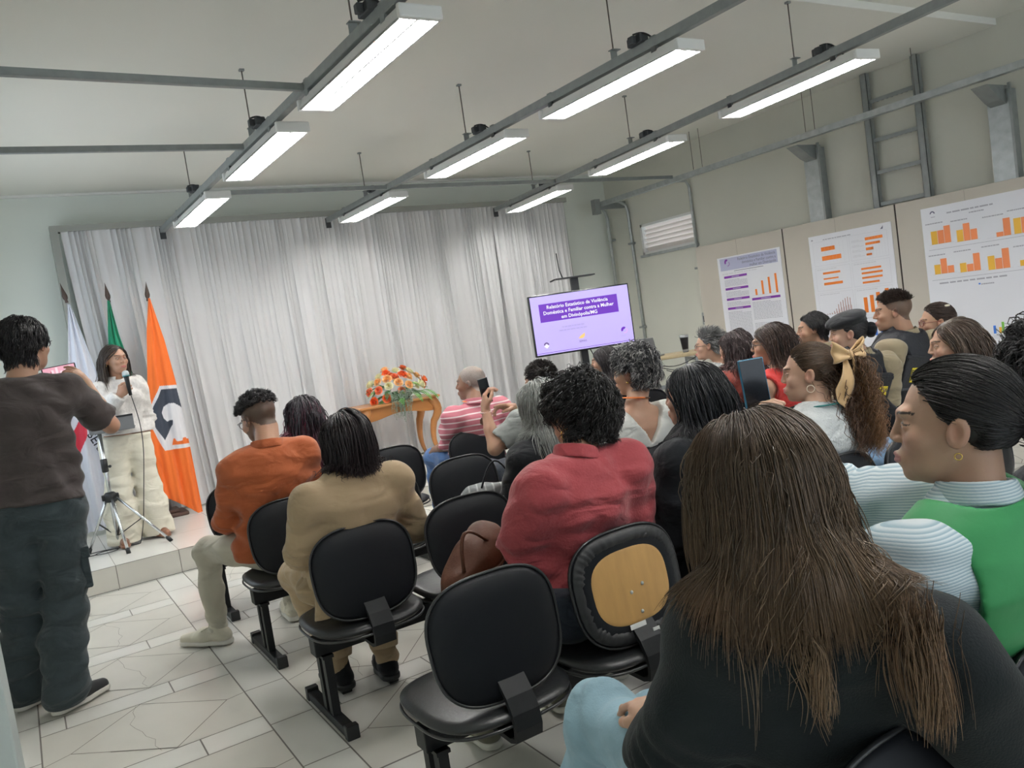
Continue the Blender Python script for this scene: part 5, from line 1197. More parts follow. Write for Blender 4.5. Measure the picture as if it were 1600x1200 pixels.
    # --- shoes
    if shoes:
        for l in legs:
            fd = nrm((l[3]-l[2])*A3(1, 1, 0)) if not shoes.get('tilt') else nrm(l[3]-l[2]); an = l[2]; heel = A3(an[0], an[1], an[2]-.09)-fd*.035; toe = heel+fd*.235*shoes.get('s', 1.0)
            if shoes.get('tilt'): toe = toe+A3(0, 0, -.0)
            sd = nrm(np.cross(fd, A3(0, 0, 1)))
            def sf(P, heel=heel, toe=toe, an=an, fd=fd):
                b_ = smin(cap(P, heel+A3(0, 0, .04), toe*.45+heel*.55+A3(0, 0, .045), .038, .040), cap(P, toe*.45+heel*.55+A3(0, 0, .036), toe+A3(0, 0, .026)-fd*.02, .042, .030), .03); b_ = smin(b_, cap(P, heel+fd*.02+A3(0, 0, .05), an+A3(0, 0, .01), .040, .042), .02)
                b_ = smax(b_, -(cap(P, an+A3(0, 0, .03), an+A3(0, 0, .10), .036)), .006) if shoes.get('open', True) else b_; return smax(b_, heel[2]+.014-P[:, 2], .004)
            so_ = sdf_obj('shoe', [(sf, *bb([heel, toe, an], .07), shoes.get('res', .006))], shoes['m'], body)
            def sol(P, heel=heel, toe=toe, fd=fd): 
                e = smin(cap(P*A3(1, 1, 0).astype(f4)+A3(0, 0, heel[2]).astype(f4), heel, heel*.55+toe*.45, .041, .044), cap(P*A3(1, 1, 0).astype(f4)+A3(0, 0, heel[2]).astype(f4), heel*.55+toe*.45, toe-fd*.02, .045, .034), .02); return smax(e, np.abs(P[:, 2]-heel[2]-.011)-.0115, .004)
            sdf_obj('sole', [(sol, *bb([heel, toe], .06), .0055)], shoes.get('sole', M_sole), so_)
    return KS
def qbody(K, off=0.0, nr=.05):      # cheap collision body for hair
    T, N, sh, Hc, R, hs = K['T'], K['N'], K['sh'], K['Hc'], K['R'], K['hs']
    def f(P):
        d_ = head_f(P, Hc, R, hs, 0, False); d_ = smin(d_, cap(P, Hc+hs*(R @ A3(0, -.028, -.065)), N, nr), .02)
        t_ = T.f(P, .016, 1.0)
        for s_ in sh: t_ = smin(t_, cap(P, N+A3(0, 0, -.012), s_, .055, .07), .03)
        for s_, a_ in ((sh[0], K['armL']), (sh[1], K['armR'])): t_ = smin(t_, cap(P, s_, a_[0], .066, .058), .03)
        return np.minimum(d_, t_)-off
    return f
def glasses(K, col=None, round_=False):
    Hc, R, hs = K['Hc'], K['R'], K['hs']; m = col or M_glassf; b = MB(); b.use(m); g = lambda x, y, z: Hc+hs*(R @ A3(x, y, z))
    for sg in (-1, 1):
        b.tube([g(sg*(.032+.024*math.cos(a)), .103-.012*abs(math.cos(a)*.5+.5), .0+.018*math.sin(a)) for a in np.linspace(0, 2*PI, 24, endpoint=False)], .0018, 5, closed=True)
        b.tube([g(sg*.057, .092, .006), g(sg*.078, .07, .006), g(sg*.083, .0, .006), g(sg*.082, -.015, -.008)], .0018, 5)
    b.tube([g(-.009, .103, .004), g(0, .107, .006), g(.009, .103, .004)], .0016, 5)
    o = b.build('glasses', K['root']); b = MB(); b.use(M_lens)
    for sg in (-1, 1): b.add([g(sg*(.032+.023*math.cos(a)), .102-.012*abs(math.cos(a)*.5+.5), .0+.017*math.sin(a)) for a in np.linspace(0, 2*PI, 20, endpoint=False)], [tuple(range(20))])
    b.build('lens', o)
def earring(K, side, kind='hoop', r=.014, m=None):
    Hc, R, hs = K['Hc'], K['R'], K['hs']; c = Hc+hs*(R @ A3(side*.084, -.004, -.043)); b = MB(); b.use(m or M_gold)
    if kind == 'hoop': b.tube([c+R @ A3(0, r*math.sin(a), -r+r*math.cos(a)) for a in np.linspace(0, 2*PI, 16, endpoint=False)], .0009+.08*r, 6, closed=True)
    else: b.ball(c, .006, 6)
    b.build('earring', K['root'])
# ================================================================== people
M_jeans_l = m_cloth('light_denim', (.27, .42, .50), var=.16); M_jeans_d = m_cloth('dark_denim', (.020, .028, .045)); M_jeans_b = m_cloth('blue_denim', (.045, .11, .26), var=.1)
M_blackcl = m_cloth('black_cloth', (.008, .009, .012), spec=.2); M_darkcl = m_cloth('charcoal_cloth', (.02, .022, .026)); M_shoe_w = m_cloth('off_white_leather', (.66, .62, .50), .5); M_shoe_b = m_cloth('black_canvas', (.015, .015, .018), .7); M_shoe_br = m_cloth('brown_leather', (.25, .10, .05), .45); M_shoe_g = m_cloth('olive_grey_canvas', (.16, .15, .11), .8)
SK_L = (.52, .315, .22); SK_M = (.44, .25, .165); SK_T = (.40, .215, .135); SK_D = (.25, .13, .08)
LIP = (.46, .13, .12)
def phone(c, w_, h_, d, up, back, lab, scr=None, art=None):
    # d: screen normal, up: long axis direction
    c = Vector(c); n = Vector(d).normalized(); u = Vector(up); u = (u-n*u.dot(n)).normalized(); x = u.cross(n)
    Mx = Matrix(((x.x, u.x, n.x, c.x), (x.y, u.y, n.y, c.y), (x.z, u.z, n.z, c.z), (0, 0, 0, 1)))
    r = empty('smartphone', (0, 0, 0), lab, 'phone')
    b = MB(); b.use(back); b.box(-w_/2, w_/2, -h_/2, h_/2, -.005, .004, M=Mx, bev=.0035); b.build('case', r)
    b = MB(); b.use(scr or mat('phone_screen_dark', (.008, .010, .014), .12), False); b.box(-w_/2+.003, w_/2-.003, -h_/2+.003, h_/2-.003, .004, .0047, M=Mx)
    if art: art(b, Mx, w_, h_)
    b.build('screen', r)
    b = MB(); b.use(M_black); b.box(-w_/2+.008, -w_/2+.028, h_/2-.035, h_/2-.010, -.0075, -.005, M=Mx, bev=.001); b.build('camera_bump', r)
    return r
def seated(label, x, y, _z, head, hyaw, shoulder_z=None, shw=.165, dx=0, dz=0, **k):
    Hc = A3(*head); N = A3(x+dx, y, Hc[2]-.155+dz); sh = (N+A3(-shw, 0, -.055), N+A3(shw, 0, -.055)); by = math.radians(k.get('byaw', 0)); L_ = A3(math.cos(by), math.sin(by), 0)
    sh = (N-L_*shw+A3(0, 0, -.055), N+L_*shw+A3(0, 0, -.055))
    return person(label, Hc, hyaw, N, (x, y+.10, .55), sh, **k)

# 1 photographer on the left, standing
K = person('person standing at left in brown t-shirt photographing with a phone', (.085, 4.385, 1.672), -32, (.045, 4.33, 1.505), (.01, 4.34, .965), ((-.145, 4.32, 1.435), (.225, 4.36, 1.430)), byaw=-8, hs=1.08, skin=SK_M, brow=(.02, .015, .012), lips=(.4, .17, .14), stubble=((.03, .025, .022), .85, 0),
    armL=((-.13, 4.56, 1.235), (.065, 4.72, 1.44)), armR=((.385, 4.50, 1.235), (.325, 4.685, 1.455)), standing=True, w=1.08, d=1.0, hip=.98, neck_r=.060, uparm=1.08, res=.008, hres=.0045,
    handL=dict(d=(.55, .35, .75), n=(.5, .6, -.3), curl=.5, side=1), handR=dict(d=(-.50, .42, .95), n=(-.5, .4, -.2), side=-1, curls=[.25, .55, .75, .85], thumb=.2),
    legs=(((-.085, 4.36, .93), (-.125, 4.385, .52), (-.165, 4.45, .10), (-.04, 4.53, .045)), ((.10, 4.33, .93), (.055, 4.31, .52), (-.02, 4.235, .10), (.135, 4.335, .045))),
    top=dict(name='t_shirt', m=m_cloth('dark_brown_jersey', (.052, .040, .038), var=.08), sleeve=.78, soff=.012, off=.020, hem=-.02, fold=.0055, neck='crew', fs=13, seed=3), pants=dict(m=m_cloth('dark_green_grey_twill', (.026, .040, .046), var=.1), off=.014, w=1.04, flare=.028, fold=.008, cuff=-.02), shoes=dict(m=M_shoe_b))
qb = qbody(K); hair_obj(K['root'], [hair(K['root'], K['Hc'], K['R'], K['hs'], qb, 3200, 12, .072, 'down', (.016, .014, .016), curl=(.004, 1.1, .8), vol=.016, rad=.0018, back=.3, clump=.45, seed=1, cap_col=(.014, .012, .013))]); glasses(K)
b = MB(); b.use(MATS['dark_green_grey_twill']); b.box(.135, .172, 4.25, 4.38, .52, .69, bev=.008); b.box(.138, .180, 4.242, 4.388, .66, .715, bev=.007); b.build('cargo_pocket', K['pants'])
def pscr(b, Mx, w_, h_):
    M1 = mat('phone_screen_pink', (.1, .1, .1), .3, emit=(.82, .38, .48), estr=.68); M2 = mat('phone_screen_light', (.1, .1, .1), .3, emit=(.95, .72, .78), estr=.68); M3 = mat('phone_screen_mark', (.1, .1, .1), .3, emit=(.45, .05, .10), estr=.68)
    b.use(M1, False); b.box(-w_/2+.004, w_/2-.004, -h_/2+.006, h_/2-.006, .0048, .0052, M=Mx); b.use(M2)
    for q in range(6): b.box(-.030, .03-.01*(q % 3), -.055+q*.02, -.044+q*.02, .0053, .0055, M=Mx)
    b.use(M3); b.box(-.03, .015, .035, .040, .0056, .0058, M=Mx); b.box(-.012, -.006, .028, .048, .0056, .0058, M=Mx)
phone((.222, 4.80, 1.532), .076, .158, (-.05, -1, 0), (-1, .05, -.07), M_black, 'smartphone held sideways by the standing photographer, pink screen', art=pscr)

# 2 speaker
K = person('person standing on stage in white lace blouse and cream trousers holding microphone', (.722, 7.08, 1.615), 206, (.712, 7.12, 1.445), (.690, 7.12, 1.02), ((.850, 7.15, 1.385), (.567, 7.07, 1.385)), byaw=192, hs=.98, fem=1, skin=SK_M, lips=(.42, .14, .12), brow=(.03, .018, .012),
    armR=((.495, 7.0, 1.155), (.690, 6.915, 1.335)), armL=((.885, 7.20, 1.13), (.82, 7.10, .93)), standing=True, w=.90, d=.95, bust=1, hip=1.03, neck_r=.046, res=.008, hres=.004,
    handR=dict(d=(.62, -.25, .55), n=(.35, .8, .1), side=1, curl=.85, thumb=.5), legs=(((.775, 7.13, .99), (.79, 7.11, .60), (.805, 7.08, .27), (.83, 6.98, .225)), ((.605, 7.09, .99), (.575, 7.05, .60), (.545, 7.02, .27), (.54, 6.92, .225))),
    top=dict(name='blouse', m=mat('white_lace', (.78, .75, .72), .8, bump=.6, bscale=60, var=.13, vscale=38), sleeve=1.0, soff=.022, off=.016, hem=.02, fold=.005, neck='shirt', seed=5, collar=True), pants=dict(m=m_cloth('cream_cotton', (.74, .70, .58), var=.03), off=.012, w=1.0, flare=.060, fold=.006, cuff=-.04, res=.009), shoes=dict(m=M_shoe_br, s=.9, sole=M_shoe_br, open=True))
qb = qbody(K); hair_obj(K['root'], [hair(K['root'], K['Hc'], K['R'], K['hs'], qb, 1500, 16, .30, 'down', (.045, .032, .026), col2=(.12, .09, .07), vol=.02, rad=.0020, seed=2, part=-.01, clump=.3)])
earring(K, 1, 'stud'); earring(K, -1, 'stud')
for s_, a_ in ((K['sh'][1], K['armR']),):
    b = MB(); b.use(mat('white_cuff', (.80, .80, .80), .7)); d_ = Vector(a_[1]-a_[0]).normalized(); e = Vector(a_[1]); b.tube([e-d_*.085, e-d_*.01], [.044, .040], 16); b.build('cuff', K['root'])
r = empty('microphone', (0, 0, 0), 'microphone with silver ball head in the speaker\'s hand', 'microphone')
mh = Vector((.752, 6.862, 1.492)); ax = Vector((.05, .03, -1)).normalized()
b = MB(); b.use(M_black); b.tube([mh+ax*.02, mh+ax*.05, mh+ax*.17], [.021, .017, .012], 12); b.build('handle', r)
b = MB(); b.use(mat('mic_mesh_silver', (.55, .60, .62), .4, .6, bump=.5, bscale=500)); b.ball(mh, .026, 10); b.use(mat('mic_band', (.05, .25, .28), .4)); b.tube([mh+ax*.012, mh+ax*.02], .0265, 14); b.build('head', r)
b = MB(); b.use(M_black); p0 = mh+ax*.17; pts = []
for q in range(30):
    t = q/29; pts.append((p0.x+.06*math.sin(t*7)*(1-t)*.5-.20*t**3+.03*t, p0.y-.02+.05*t, p0.z-(p0.z-.18)*min(1, t*1.12)**.95))
for q in range(24): pts.append((.45+.0*q-.10*math.sin(q*.42)-.006*q, 6.88+.06*math.cos(q*.42), .178+.0004*q))
b.tube(pts, .0035, 6); b.build('cord', r)

# 3 orange shirt
M_rust = m_cloth('rust_orange_cotton', (.36, .085, .022), var=.06); M_cream = m_cloth('cream_denim', (.50, .47, .38), var=.04)
K = person('person in rust orange shirt looking down, seated in second row', (1.005, 4.10, 1.165), 22, (1.00, 4.00, 1.015), (1.0, 4.07, .555), ((.835, 4.01, .945), (1.165, 4.01, .955)), hpitch=20, hroll=0, skin=SK_M, stubble=((.035, .028, .025), .8, .6), brow=(.02, .015, .01), w=1.08, d=1.0, neck_r=.057, uparm=1.05,
    armL=((.770, 4.13, .69), (.86, 4.38, .63)), armR=((1.24, 4.12, .70), (1.10, 4.36, .63)), legs=(((.92, 4.05, .53), (.715, 4.44, .515), (.705, 4.47, .10), (.60, 4.58, .045)), ((1.10, 4.05, .53), (1.17, 4.44, .51), (1.11, 4.50, .10), (1.12, 4.66, .045))),
    top=dict(m=M_rust, off=.027, soff=.012, sleeve=1, fold=.005, hem=-.13, neck='shirt', collar=True, seed=7), pants=dict(m=M_cream, fold=.004, w=.96, flare=-.0), shoes=dict(m=M_shoe_w, res=.005, s=1.12))
qb = qbody(K); hair_obj(K['root'], [hair(K['root'], K['Hc'], K['R'], K['hs'], qb, 1900, 8, .034, 'short', (.022, .02, .022), curl=(.005, 1, .8), vol=.010, rad=.002, back=-.5, clump=.6, seed=3, mask=lambda q: q[:, 2] > .045-.2*np.clip(q[:, 1], 0, 1), cover=False)]); glasses(K)
b = MB(); b.use(M_shoe_w)   # laces
for q in range(4): b.tube([(.655-.03+.012*q+.02, 4.50+.02-.012*q, .088+.006*q), (.625+.012*q, 4.475-.005*q+.02, .09+.006*q)], .004, 5)
b.build('laces', K['root'])
phone((.98, 4.43, .70), .074, .155, (0, -.6, .8), (0, .8, .6), M_black, 'dark smartphone in the lap of person in rust orange shirt')

# 4 beige blazer
M_beige = m_cloth('beige_suiting', (.37, .27, .16), var=.03, bump=.06)
K = person('person in beige blazer with dark bobbed hair, seated in third row', (1.085, 3.12, 1.085), 5, (1.055, 3.06, .945), (1.05, 3.13, .555), ((.885, 3.04, .885), (1.235, 3.05, .895)), hs=.98, fem=1, skin=SK_L, lips=LIP, w=1.12, d=1.05, hip=1.12,
    armL=((.835, 3.12, .675), (.95, 3.36, .66)), armR=((1.32, 3.12, .665), (1.18, 3.36, .66)), legs=(((.95, 3.10, .53), (.90, 3.50, .515), (.985, 3.37, .11), (.965, 3.53, .05)), ((1.15, 3.10, .53), (1.20, 3.50, .51), (1.17, 3.30, .11), (1.19, 3.45, .05))),
    top=dict(name='blazer', m=M_beige, off=.020, soff=.016, sleeve=1, fold=.0045, hem=-.20, neck='shirt', seed=9, fs=10), pants=dict(m=m_cloth('beige_trousers', (.42, .31, .19)), fold=.006, w=1.0), shoes=dict(m=M_blackcl, s=.9, sole=M_black))
qb = qbody(K); hair_obj(K['root'], [hair(K['root'], K['Hc'], K['R'], K['hs'], qb, 3000, 20, .205, 'down', (.016, .008, .010), col2=(.02, .009, .011), zend=.935, vol=.022, rad=.0019, seed=4, clump=.25, part=-.02, curl=(.0035, 1.2, .8), lenvar=.06),
                           tail(K['Hc']+A3(0, -.07, -.10), 420, 9, .06, .0016, .5, (0, -.3, -.5), qb, (.016, .008, .010), 5, curl=(.012, 1.2, .8), clump=.4, vol=.02, rootspread=np.array([.05, .02, .015]))])
b = MB(); b.use(M_beige)   # blazer tails hanging behind the seat
for sg, x0 in ((-1, .875),):
    b = MB(); b.use(M_beige)
    def fn(u, v, x0=x0, sg=sg): return (x0+.075*(u-.5)*(1+.4*v)+sg*.02*v+.012*math.sin(u*9+v*2), 3.0+.06*u*sg*.3-.02*v+.016*math.sin(u*7+1), .70-.25*v+.02*u)
    b.grid(fn, 14, 14, .006); b.build('coat_tail', K['top'])
for l in K['legs']:
    b = MB(); b.use(M_black); p = l[2]; b.box(p[0]-.022, p[0]+.022, p[1]-.055, p[1]-.01, .002, .075, bev=.004); b.build('heel', K['root'])
    b = MB(); b.use(MATS['beige_trousers']); b.tube([(p[0], p[1]+.02, .27), (p[0]+.003, p[1]+.015, .24), (p[0], p[1]+.012, .215), (p[0]+.003, p[1]+.006, .19), (p[0], p[1], .15)], [.056, .066, .060, .067, .060], 16); b.build('trouser_cuff', K['pants'])

# 5 purple tips
K = seated('person with long dark hair turning magenta at the tips, seated in front row', 1.49, 4.94, 0, (1.495, 4.99, 1.075), 5, hs=.96, fem=1, skin=SK_M, res=.012, hres=.006, top=dict(m=m_cloth('wine_red_top', (.09, .02, .035)), sleeve=.6, sres=.012), pants=dict(m=M_darkcl, res=.014), shoes=dict(m=M_shoe_b, res=.009), hands=True)
qb = qbody(K); hair_obj(K['root'], [hair(K['root'], K['Hc'], K['R'], K['hs'], qb, 1500, 18, .36, 'down', (.018, .012, .018), col2=(.20, .02, .06), vol=.035, rad=.0024, seed=6, clump=.5, curl=(.008, 2.2, .8))])

# 6 striped polo elder
M_pink = striped('pink_white_stripe', (.50, .16, .20), (.80, .68, .68), 26, 2, .78, .06)
K = seated('person in pink and white striped polo with short grey hair, front row', 2.66, 4.90, 0, (2.69, 4.98, 1.075), 42, shw=.185, skin=SK_D, stubble=((.25, .235, .22), .7, .15), brow=(.12, .11, .1), lips=(.2, .07, .06), res=.010, hres=.005, w=1.15, d=1.15, belly=1.0, neck_r=.060, uparm=1.1,
    armL=((2.50, 5.08, .665), (2.50, 5.32, .62)), top=dict(name='polo_shirt', m=M_pink, sleeve=.85, off=.02, soff=.02, collar=True, neck='shirt', seed=2, fold=.006), pants=dict(m=M_jeans_b), shoes=dict(m=M_shoe_b, res=.008))
b = MB(); b.use(mat('lanyard_orange', (.75, .20, .04), .6)); c0 = K['N']+A3(0, .015, .045); b.tube([c0+A3(.085*math.cos(a), .075*math.sin(a), .012*math.sin(a)) for a in np.linspace(PI, 2*PI, 14)], .009, 6, flat=.35); b.use(M_darkcl); b.tube([c0+A3(.087*math.cos(a), .077*math.sin(a), .012*math.sin(a)) for a in np.linspace(1.2*PI, 1.4*PI, 6)], .0095, 6, flat=.35); b.build('lanyard', K['root'])

# 7 grey t-shirt with phone
K = person('person in grey t-shirt raising a phone with both hands, second row', (2.66, 4.06, 1.075), 12, (2.62, 4.01, .925), (2.58, 4.08, .55), ((2.44, 3.98, .87), (2.81, 3.99, .88)), skin=SK_M, stubble=((.03, .025, .02), .9, .3), res=.009, hres=.0045, w=1.15, d=1.1, neck_r=.058, uparm=1.1,
    armL=((2.285, 4.06, .745), (2.305, 4.135, .965)), armR=((2.78, 4.20, .78), (2.545, 4.215, .935)), handL=dict(d=(.12, .15, 1), n=(.9, -.3, 0), side=-1, curl=.65, thumb=.6), handR=dict(d=(-1, -.05, .32), n=(-.2, -.3, -1), side=1, curls=[.1, .3, .4, .5], thumb=.7),
    top=dict(name='t_shirt', m=m_cloth('grey_jersey', (.25, .265, .255), var=.04), sleeve=.72, soff=.014, off=.018, neck='crew', fold=.004, seed=4), pants=dict(m=M_jeans_d, res=.012), shoes=dict(m=M_shoe_b, res=.008))
qb = qbody(K); hair_obj(K['root'], [hair(K['root'], K['Hc'], K['R'], K['hs'], qb, 1800, 6, .020, 'short', (.022, .016, .014), vol=.010, rad=.002, back=0, clump=.4, seed=7)])
phone((2.338, 4.165, 1.075), .072, .15, (.15, -1, .05), (-.10, .0, 1), M_black, 'black smartphone raised above the pink striped shoulder')
b = MB(); b.use(mat('beaded_bracelet', (.75, .55, .5), .4)); 
for a in np.linspace(0, 2*PI, 18, endpoint=False): b.ball(K['armL'][1]+A3(.031*math.cos(a), .029*math.sin(a), -.012), .0055, 5)
b.build('bracelet', K['root'])

# 8 long grey hair, black top
K = person('person with shoulder length grey hair in black top, third row', (1.995, 3.09, 1.06), 14, (1.965, 3.04, .915), (1.97, 3.13, .55), ((1.825, 3.0, .85), (2.115, 3.0, .86)), hs=.97, fem=1, skin=SK_L, lips=LIP, w=1.0, d=1.0, res=.009, hres=.005,
    armL=((1.785, 3.10, .62), (1.83, 3.33, .56)), top=dict(name='top', m=M_blackcl, sleeve=.95, soff=.018, off=.014, neck='shirt', seed=6, fold=.004), pants=dict(m=M_darkcl, res=.012), shoes=dict(m=M_shoe_b, res=.009))
qb = qbody(K); hair_obj(K['root'], [hair(K['root'], K['Hc'], K['R'], K['hs'], qb, 2400, 18, .255, 'down', (.33, .34, .32), vol=.024, rad=.0019, seed=8, clump=.45, curl=(.006, 1.4, .7), colvar=.25, part=.01, cap_col=(.25, .25, .24))])

# 9 red blouse
M_coral = m_cloth('coral_red_crinkle', (.36, .052, .062), var=.05, bump=.25, bs=130, rough=.8)
K = person('person in coral red blouse with short black curls, fourth row', (1.565, 2.19, 1.125), 17, (1.485, 2.12, .985), (1.465, 2.19, .56), ((1.325, 2.10, .925), (1.660, 2.10, .925)), hroll=0, fem=1, hs=.98, skin=SK_M, lips=LIP, brow=(.02, .015, .01), w=1.16, d=1.08, hip=1.1, res=.008, hres=.0045, uparm=1.15,
    armL=((1.275, 2.21, .71), (1.44, 2.42, .665)), armR=((1.71, 2.18, .70), (1.60, 2.42, .66)), legs=(((1.36, 2.12, .54), (1.27, 2.55, .52), (1.20, 2.50, .10), (1.20, 2.66, .05)), ((1.56, 2.12, .54), (1.62, 2.56, .52), (1.53, 2.52, .10), (1.55, 2.68, .05))),
    top=dict(name='blouse', m=M_coral, off=.018, soff=.022, sleeve=.98, neck='shirt', collar=True, fold=.004, hem=-.14, seed=8, fs=16), pants=dict(m=M_jeans_d, w=1.12), shoes=dict(m=M_shoe_g))
qb = qbody(K)
hair_obj(K['root'], [hair(K['root'], K['Hc'], K['R'], K['hs'], qb, 3200, 14, .088, 'afro', (.014, .012, .012), vol=.032, rad=.0014, seed=9, clump=.55, curl=(.009, 1.8, .85), grav=3.2, cap_col=(.01, .009, .009), mask=lambda q: (q[:, 2] > -.07) )])
earring(K, -1, 'hoop', .02)
r = empty('handbag', (1.27, 2.43, .60), 'brown leather handbag on the lap of person in coral blouse', 'bag')
def bagf(P): 
    q = P; d_ = ell(q, (0, 0, 0), (.16, .085, .085)); d_ = smin(d_, cap(q, (-.12, 0, -.02), (.10, .03, .03), .055), .04); return smax(d_, q[:, 2]-.075-.02*np.sin(q[:, 0]*12), .02)+folds(q, 22, 3)*.004
M_bag = mat('brown_leather_bag', (.085, .028, .013), .55, spec=.25, bump=.15, bscale=90, var=.1)
o = sdf_obj('body', [(bagf, A3(-.2, -.13, -.12), A3(.2, .14, .14), .006)], M_bag, r)
b = MB(); b.use(M_bag); b.tube([(-.10+.15*q/10, -.05, .05+.10*math.sin(PI*q/10)) for q in range(11)], .008, 8, flat=.6); b.tube([(-.14+.24*q/10, -.086+.01*math.sin(q), -.01+.02*math.sin(q*.6)) for q in range(11)], .006, 6); b.build('handle', r)
r.rotation_euler = (0, math.radians(-24), math.radians(18)); r.location = (1.245, 2.46, .655)

# 10 white blouse
K = person('person in white blouse with low back and grey curly hair, third row', (2.555, 3.07, 1.125), 24, (2.515, 3.03, .965), (2.55, 3.13, .555), ((2.355, 3.0, .885), (2.675, 3.0, .885)), hs=.97, fem=1, skin=SK_M, lips=LIP, w=1.0, res=.008, hres=.005,
    top=dict(name='blouse', m=m_cloth('white_cotton', (.74, .74, .70), var=.02), off=.014, soff=.02, sleeve=.9, neck='vback', fold=.003, seed=2), pants=dict(m=M_darkcl, res=.012), shoes=dict(m=M_shoe_b, res=.009))
qb = qbody(K); hair_obj(K['root'], [hair(K['root'], K['Hc'], K['R'], K['hs'], qb, 2400, 12, .060, 'afro', (.045, .045, .05), vol=.026, rad=.0016, seed=10, clump=.55, curl=(.008, 1.5, .85), grav=2.0, grey=.38, cap_col=(.03, .03, .032))])
b = MB(); b.use(MATS['lanyard_orange']); c0 = K['N']+A3(0, .01, .04); b.tube([c0+A3(.068*math.cos(a), .062*math.sin(a), -.018*math.cos(a)*.6-.0*a) for a in np.linspace(.9*PI, 2.1*PI, 18)], .010, 6, flat=.3); b.use(M_darkcl); b.tube([c0+A3(.070*math.cos(a), .064*math.sin(a), -.018*math.cos(a)*.6) for a in np.linspace(1.55*PI, 1.8*PI, 6)], .0105, 6, flat=.3); b.build('lanyard', K['root']); earring(K, -1, 'stud')

# 11 black hair, black jacket
K = person('person with straight black hair and black jacket beside the coral blouse', (2.065, 2.17, 1.095), 24, (2.03, 2.11, .955), (1.99, 2.17, .555), ((1.865, 2.07, .885), (2.20, 2.07, .89)), hs=.97, fem=1, skin=SK_L, lips=LIP, brow=(.02, .015, .012), w=1.08, d=1.08, res=.008, hres=.0045, uparm=1.15,
    top=dict(name='jacket', m=M_blackcl, off=.024, soff=.022, sleeve=1, neck='shirt', fold=.004, hem=-.25, seed=3), pants=dict(m=M_blackcl, res=.011), shoes=dict(m=M_shoe_b, res=.008))
qb = qbody(K); hair_obj(K['root'], [hair(K['root'], K['Hc'], K['R'], K['hs'], qb, 3200, 20, .38, 'down', (.010, .010, .014), gather=(K['N'], A3(1, 0, 0), .09, .2), vol=.022, rad=.0017, seed=11, clump=.18, part=.02, colvar=.3)])

# 12 long ponytail with bow
M_knit = m_cloth('pale_knit', (.58, .60, .60), bump=.5, bs=110)
K = person('person with curly auburn ponytail and tan bow, in pale turtleneck', (2.645, 2.12, 1.085), 36, (2.63, 2.08, .945), (2.60, 2.16, .555), ((2.465, 2.04, .875), (2.775, 2.05, .88)), hs=.97, fem=1, skin=SK_L, lips=(.50, .18, .16), brow=(.10, .05, .03), res=.008, hres=.0038, neck_r=.047,
    top=dict(name='sweater', m=M_knit, sleeve=1, off=.018, soff=.016, neck='turtle', fold=.003, seed=1), pants=dict(m=M_jeans_d, res=.012), shoes=dict(m=M_shoe_b, res=.009))
qb = qbody(K); R = K['R']; tp = K['Hc']+K['hs']*(R @ A3(0, -.118, .045)); AUB = (.10, .052, .025)
hair_obj(K['root'], [hair(K['root'], K['Hc'], R, K['hs'], qb, 2600, 14, .2, 'tie', (.085, .048, .026), vol=.006, rad=.0016, seed=12, tie=(0, -.120, .045), clump=.2, colvar=.2, cap_col=(.06, .032, .016), mask=lambda q: q[:, 2] > -.03+.0*q[:, 0]),
    tail(tp, 900, 26, .42, .0013, .30, tuple(R @ A3(0, -1, .1)), qb, (.075, .035, .014), 13, curl=(.011, 6.5, .85), clump=.5, vol=.05, rootspread=.008, col2=(.22, .105, .04)),
    tail(K['Hc']+K['hs']*(R @ A3(.01, -.09, -.02)), 500, 22, .36, .0014, .35, tuple(R @ A3(0, -1, -.3)), qb, (.05, .022, .010), 14, curl=(.010, 5.5, .85), clump=.5, vol=.035, rootspread=np.array([.035, .02, .03]), col2=(.10, .045, .02))])
earring(K, -1, 'hoop', .014, mat('pearl_hoop', (.75, .62, .5), .3, .4))
M_bow = mat('tan_satin', (.56, .36, .17), .42, bump=.05, bscale=60, sheen=.3)
bow = MB(); bow.use(M_bow); Bz = A3(0, 0, 1); Bn = nrm(R @ A3(-.75, -.75, 0)); Bx = nrm(np.cross(Bz, Bn)); bc = tp+Bn*.042+A3(0, 0, .012)
def bp(a, b_, c): return Vector(bc+Bx*a+Bz*b_+Bn*c)
for sg in (-1, 1):
    def lp(u, v, sg=sg):   # loop of the bow
        a = u*PI; r_ = .078*math.sin(a)**.8 if 0 < u < 1 else 0; th_ = (u-.5)*1.0
        return bp(sg*(r_)*(1.0), (v-.5)*(.020+.065*math.sin(a))+.018*math.sin(a)+.10*0, .012+.020*math.cos(a)*math.sin(a)**.3*1.0+.006*math.sin(v*9))
    bow.grid(lp, 22, 10, .0018)
    def tl(u, v, sg=sg):
        wd_ = .014+.050*math.sin(min(u*1.1, 1)*PI*.62)*(1 if u < .75 else 1-(u-.75)*2.6); ln = .20 if sg > 0 else .17
        return bp(sg*(.012+.055*u+(v-.5)*wd_*1.2), -.01-ln*u-(v-.5)*sg*.05*u, .010+.012*math.sin(u*6+sg)+.006*math.sin(v*7)+.012*u)
    bow.grid(tl, 26, 10, .0018)
bow.build('bow_loops', K['root'], label='tan satin bow'); b = MB(); b.use(M_bow); b.ball(Vector(bc)+Vector(Bn)*.014, (.016, .014, .020), 8); b.build('bow_knot', K['root'])
b = MB(); b.use(mat('teal_lanyard', (.02, .18, .17), .5)); c0 = K['N']+A3(0, .0, .02); b.tube([c0+A3(.082*math.cos(a), .080*math.sin(a), .0) for a in np.linspace(.7*PI, 1.9*PI, 18)], .009, 6, flat=.3); b.build('lanyard', K['root'])

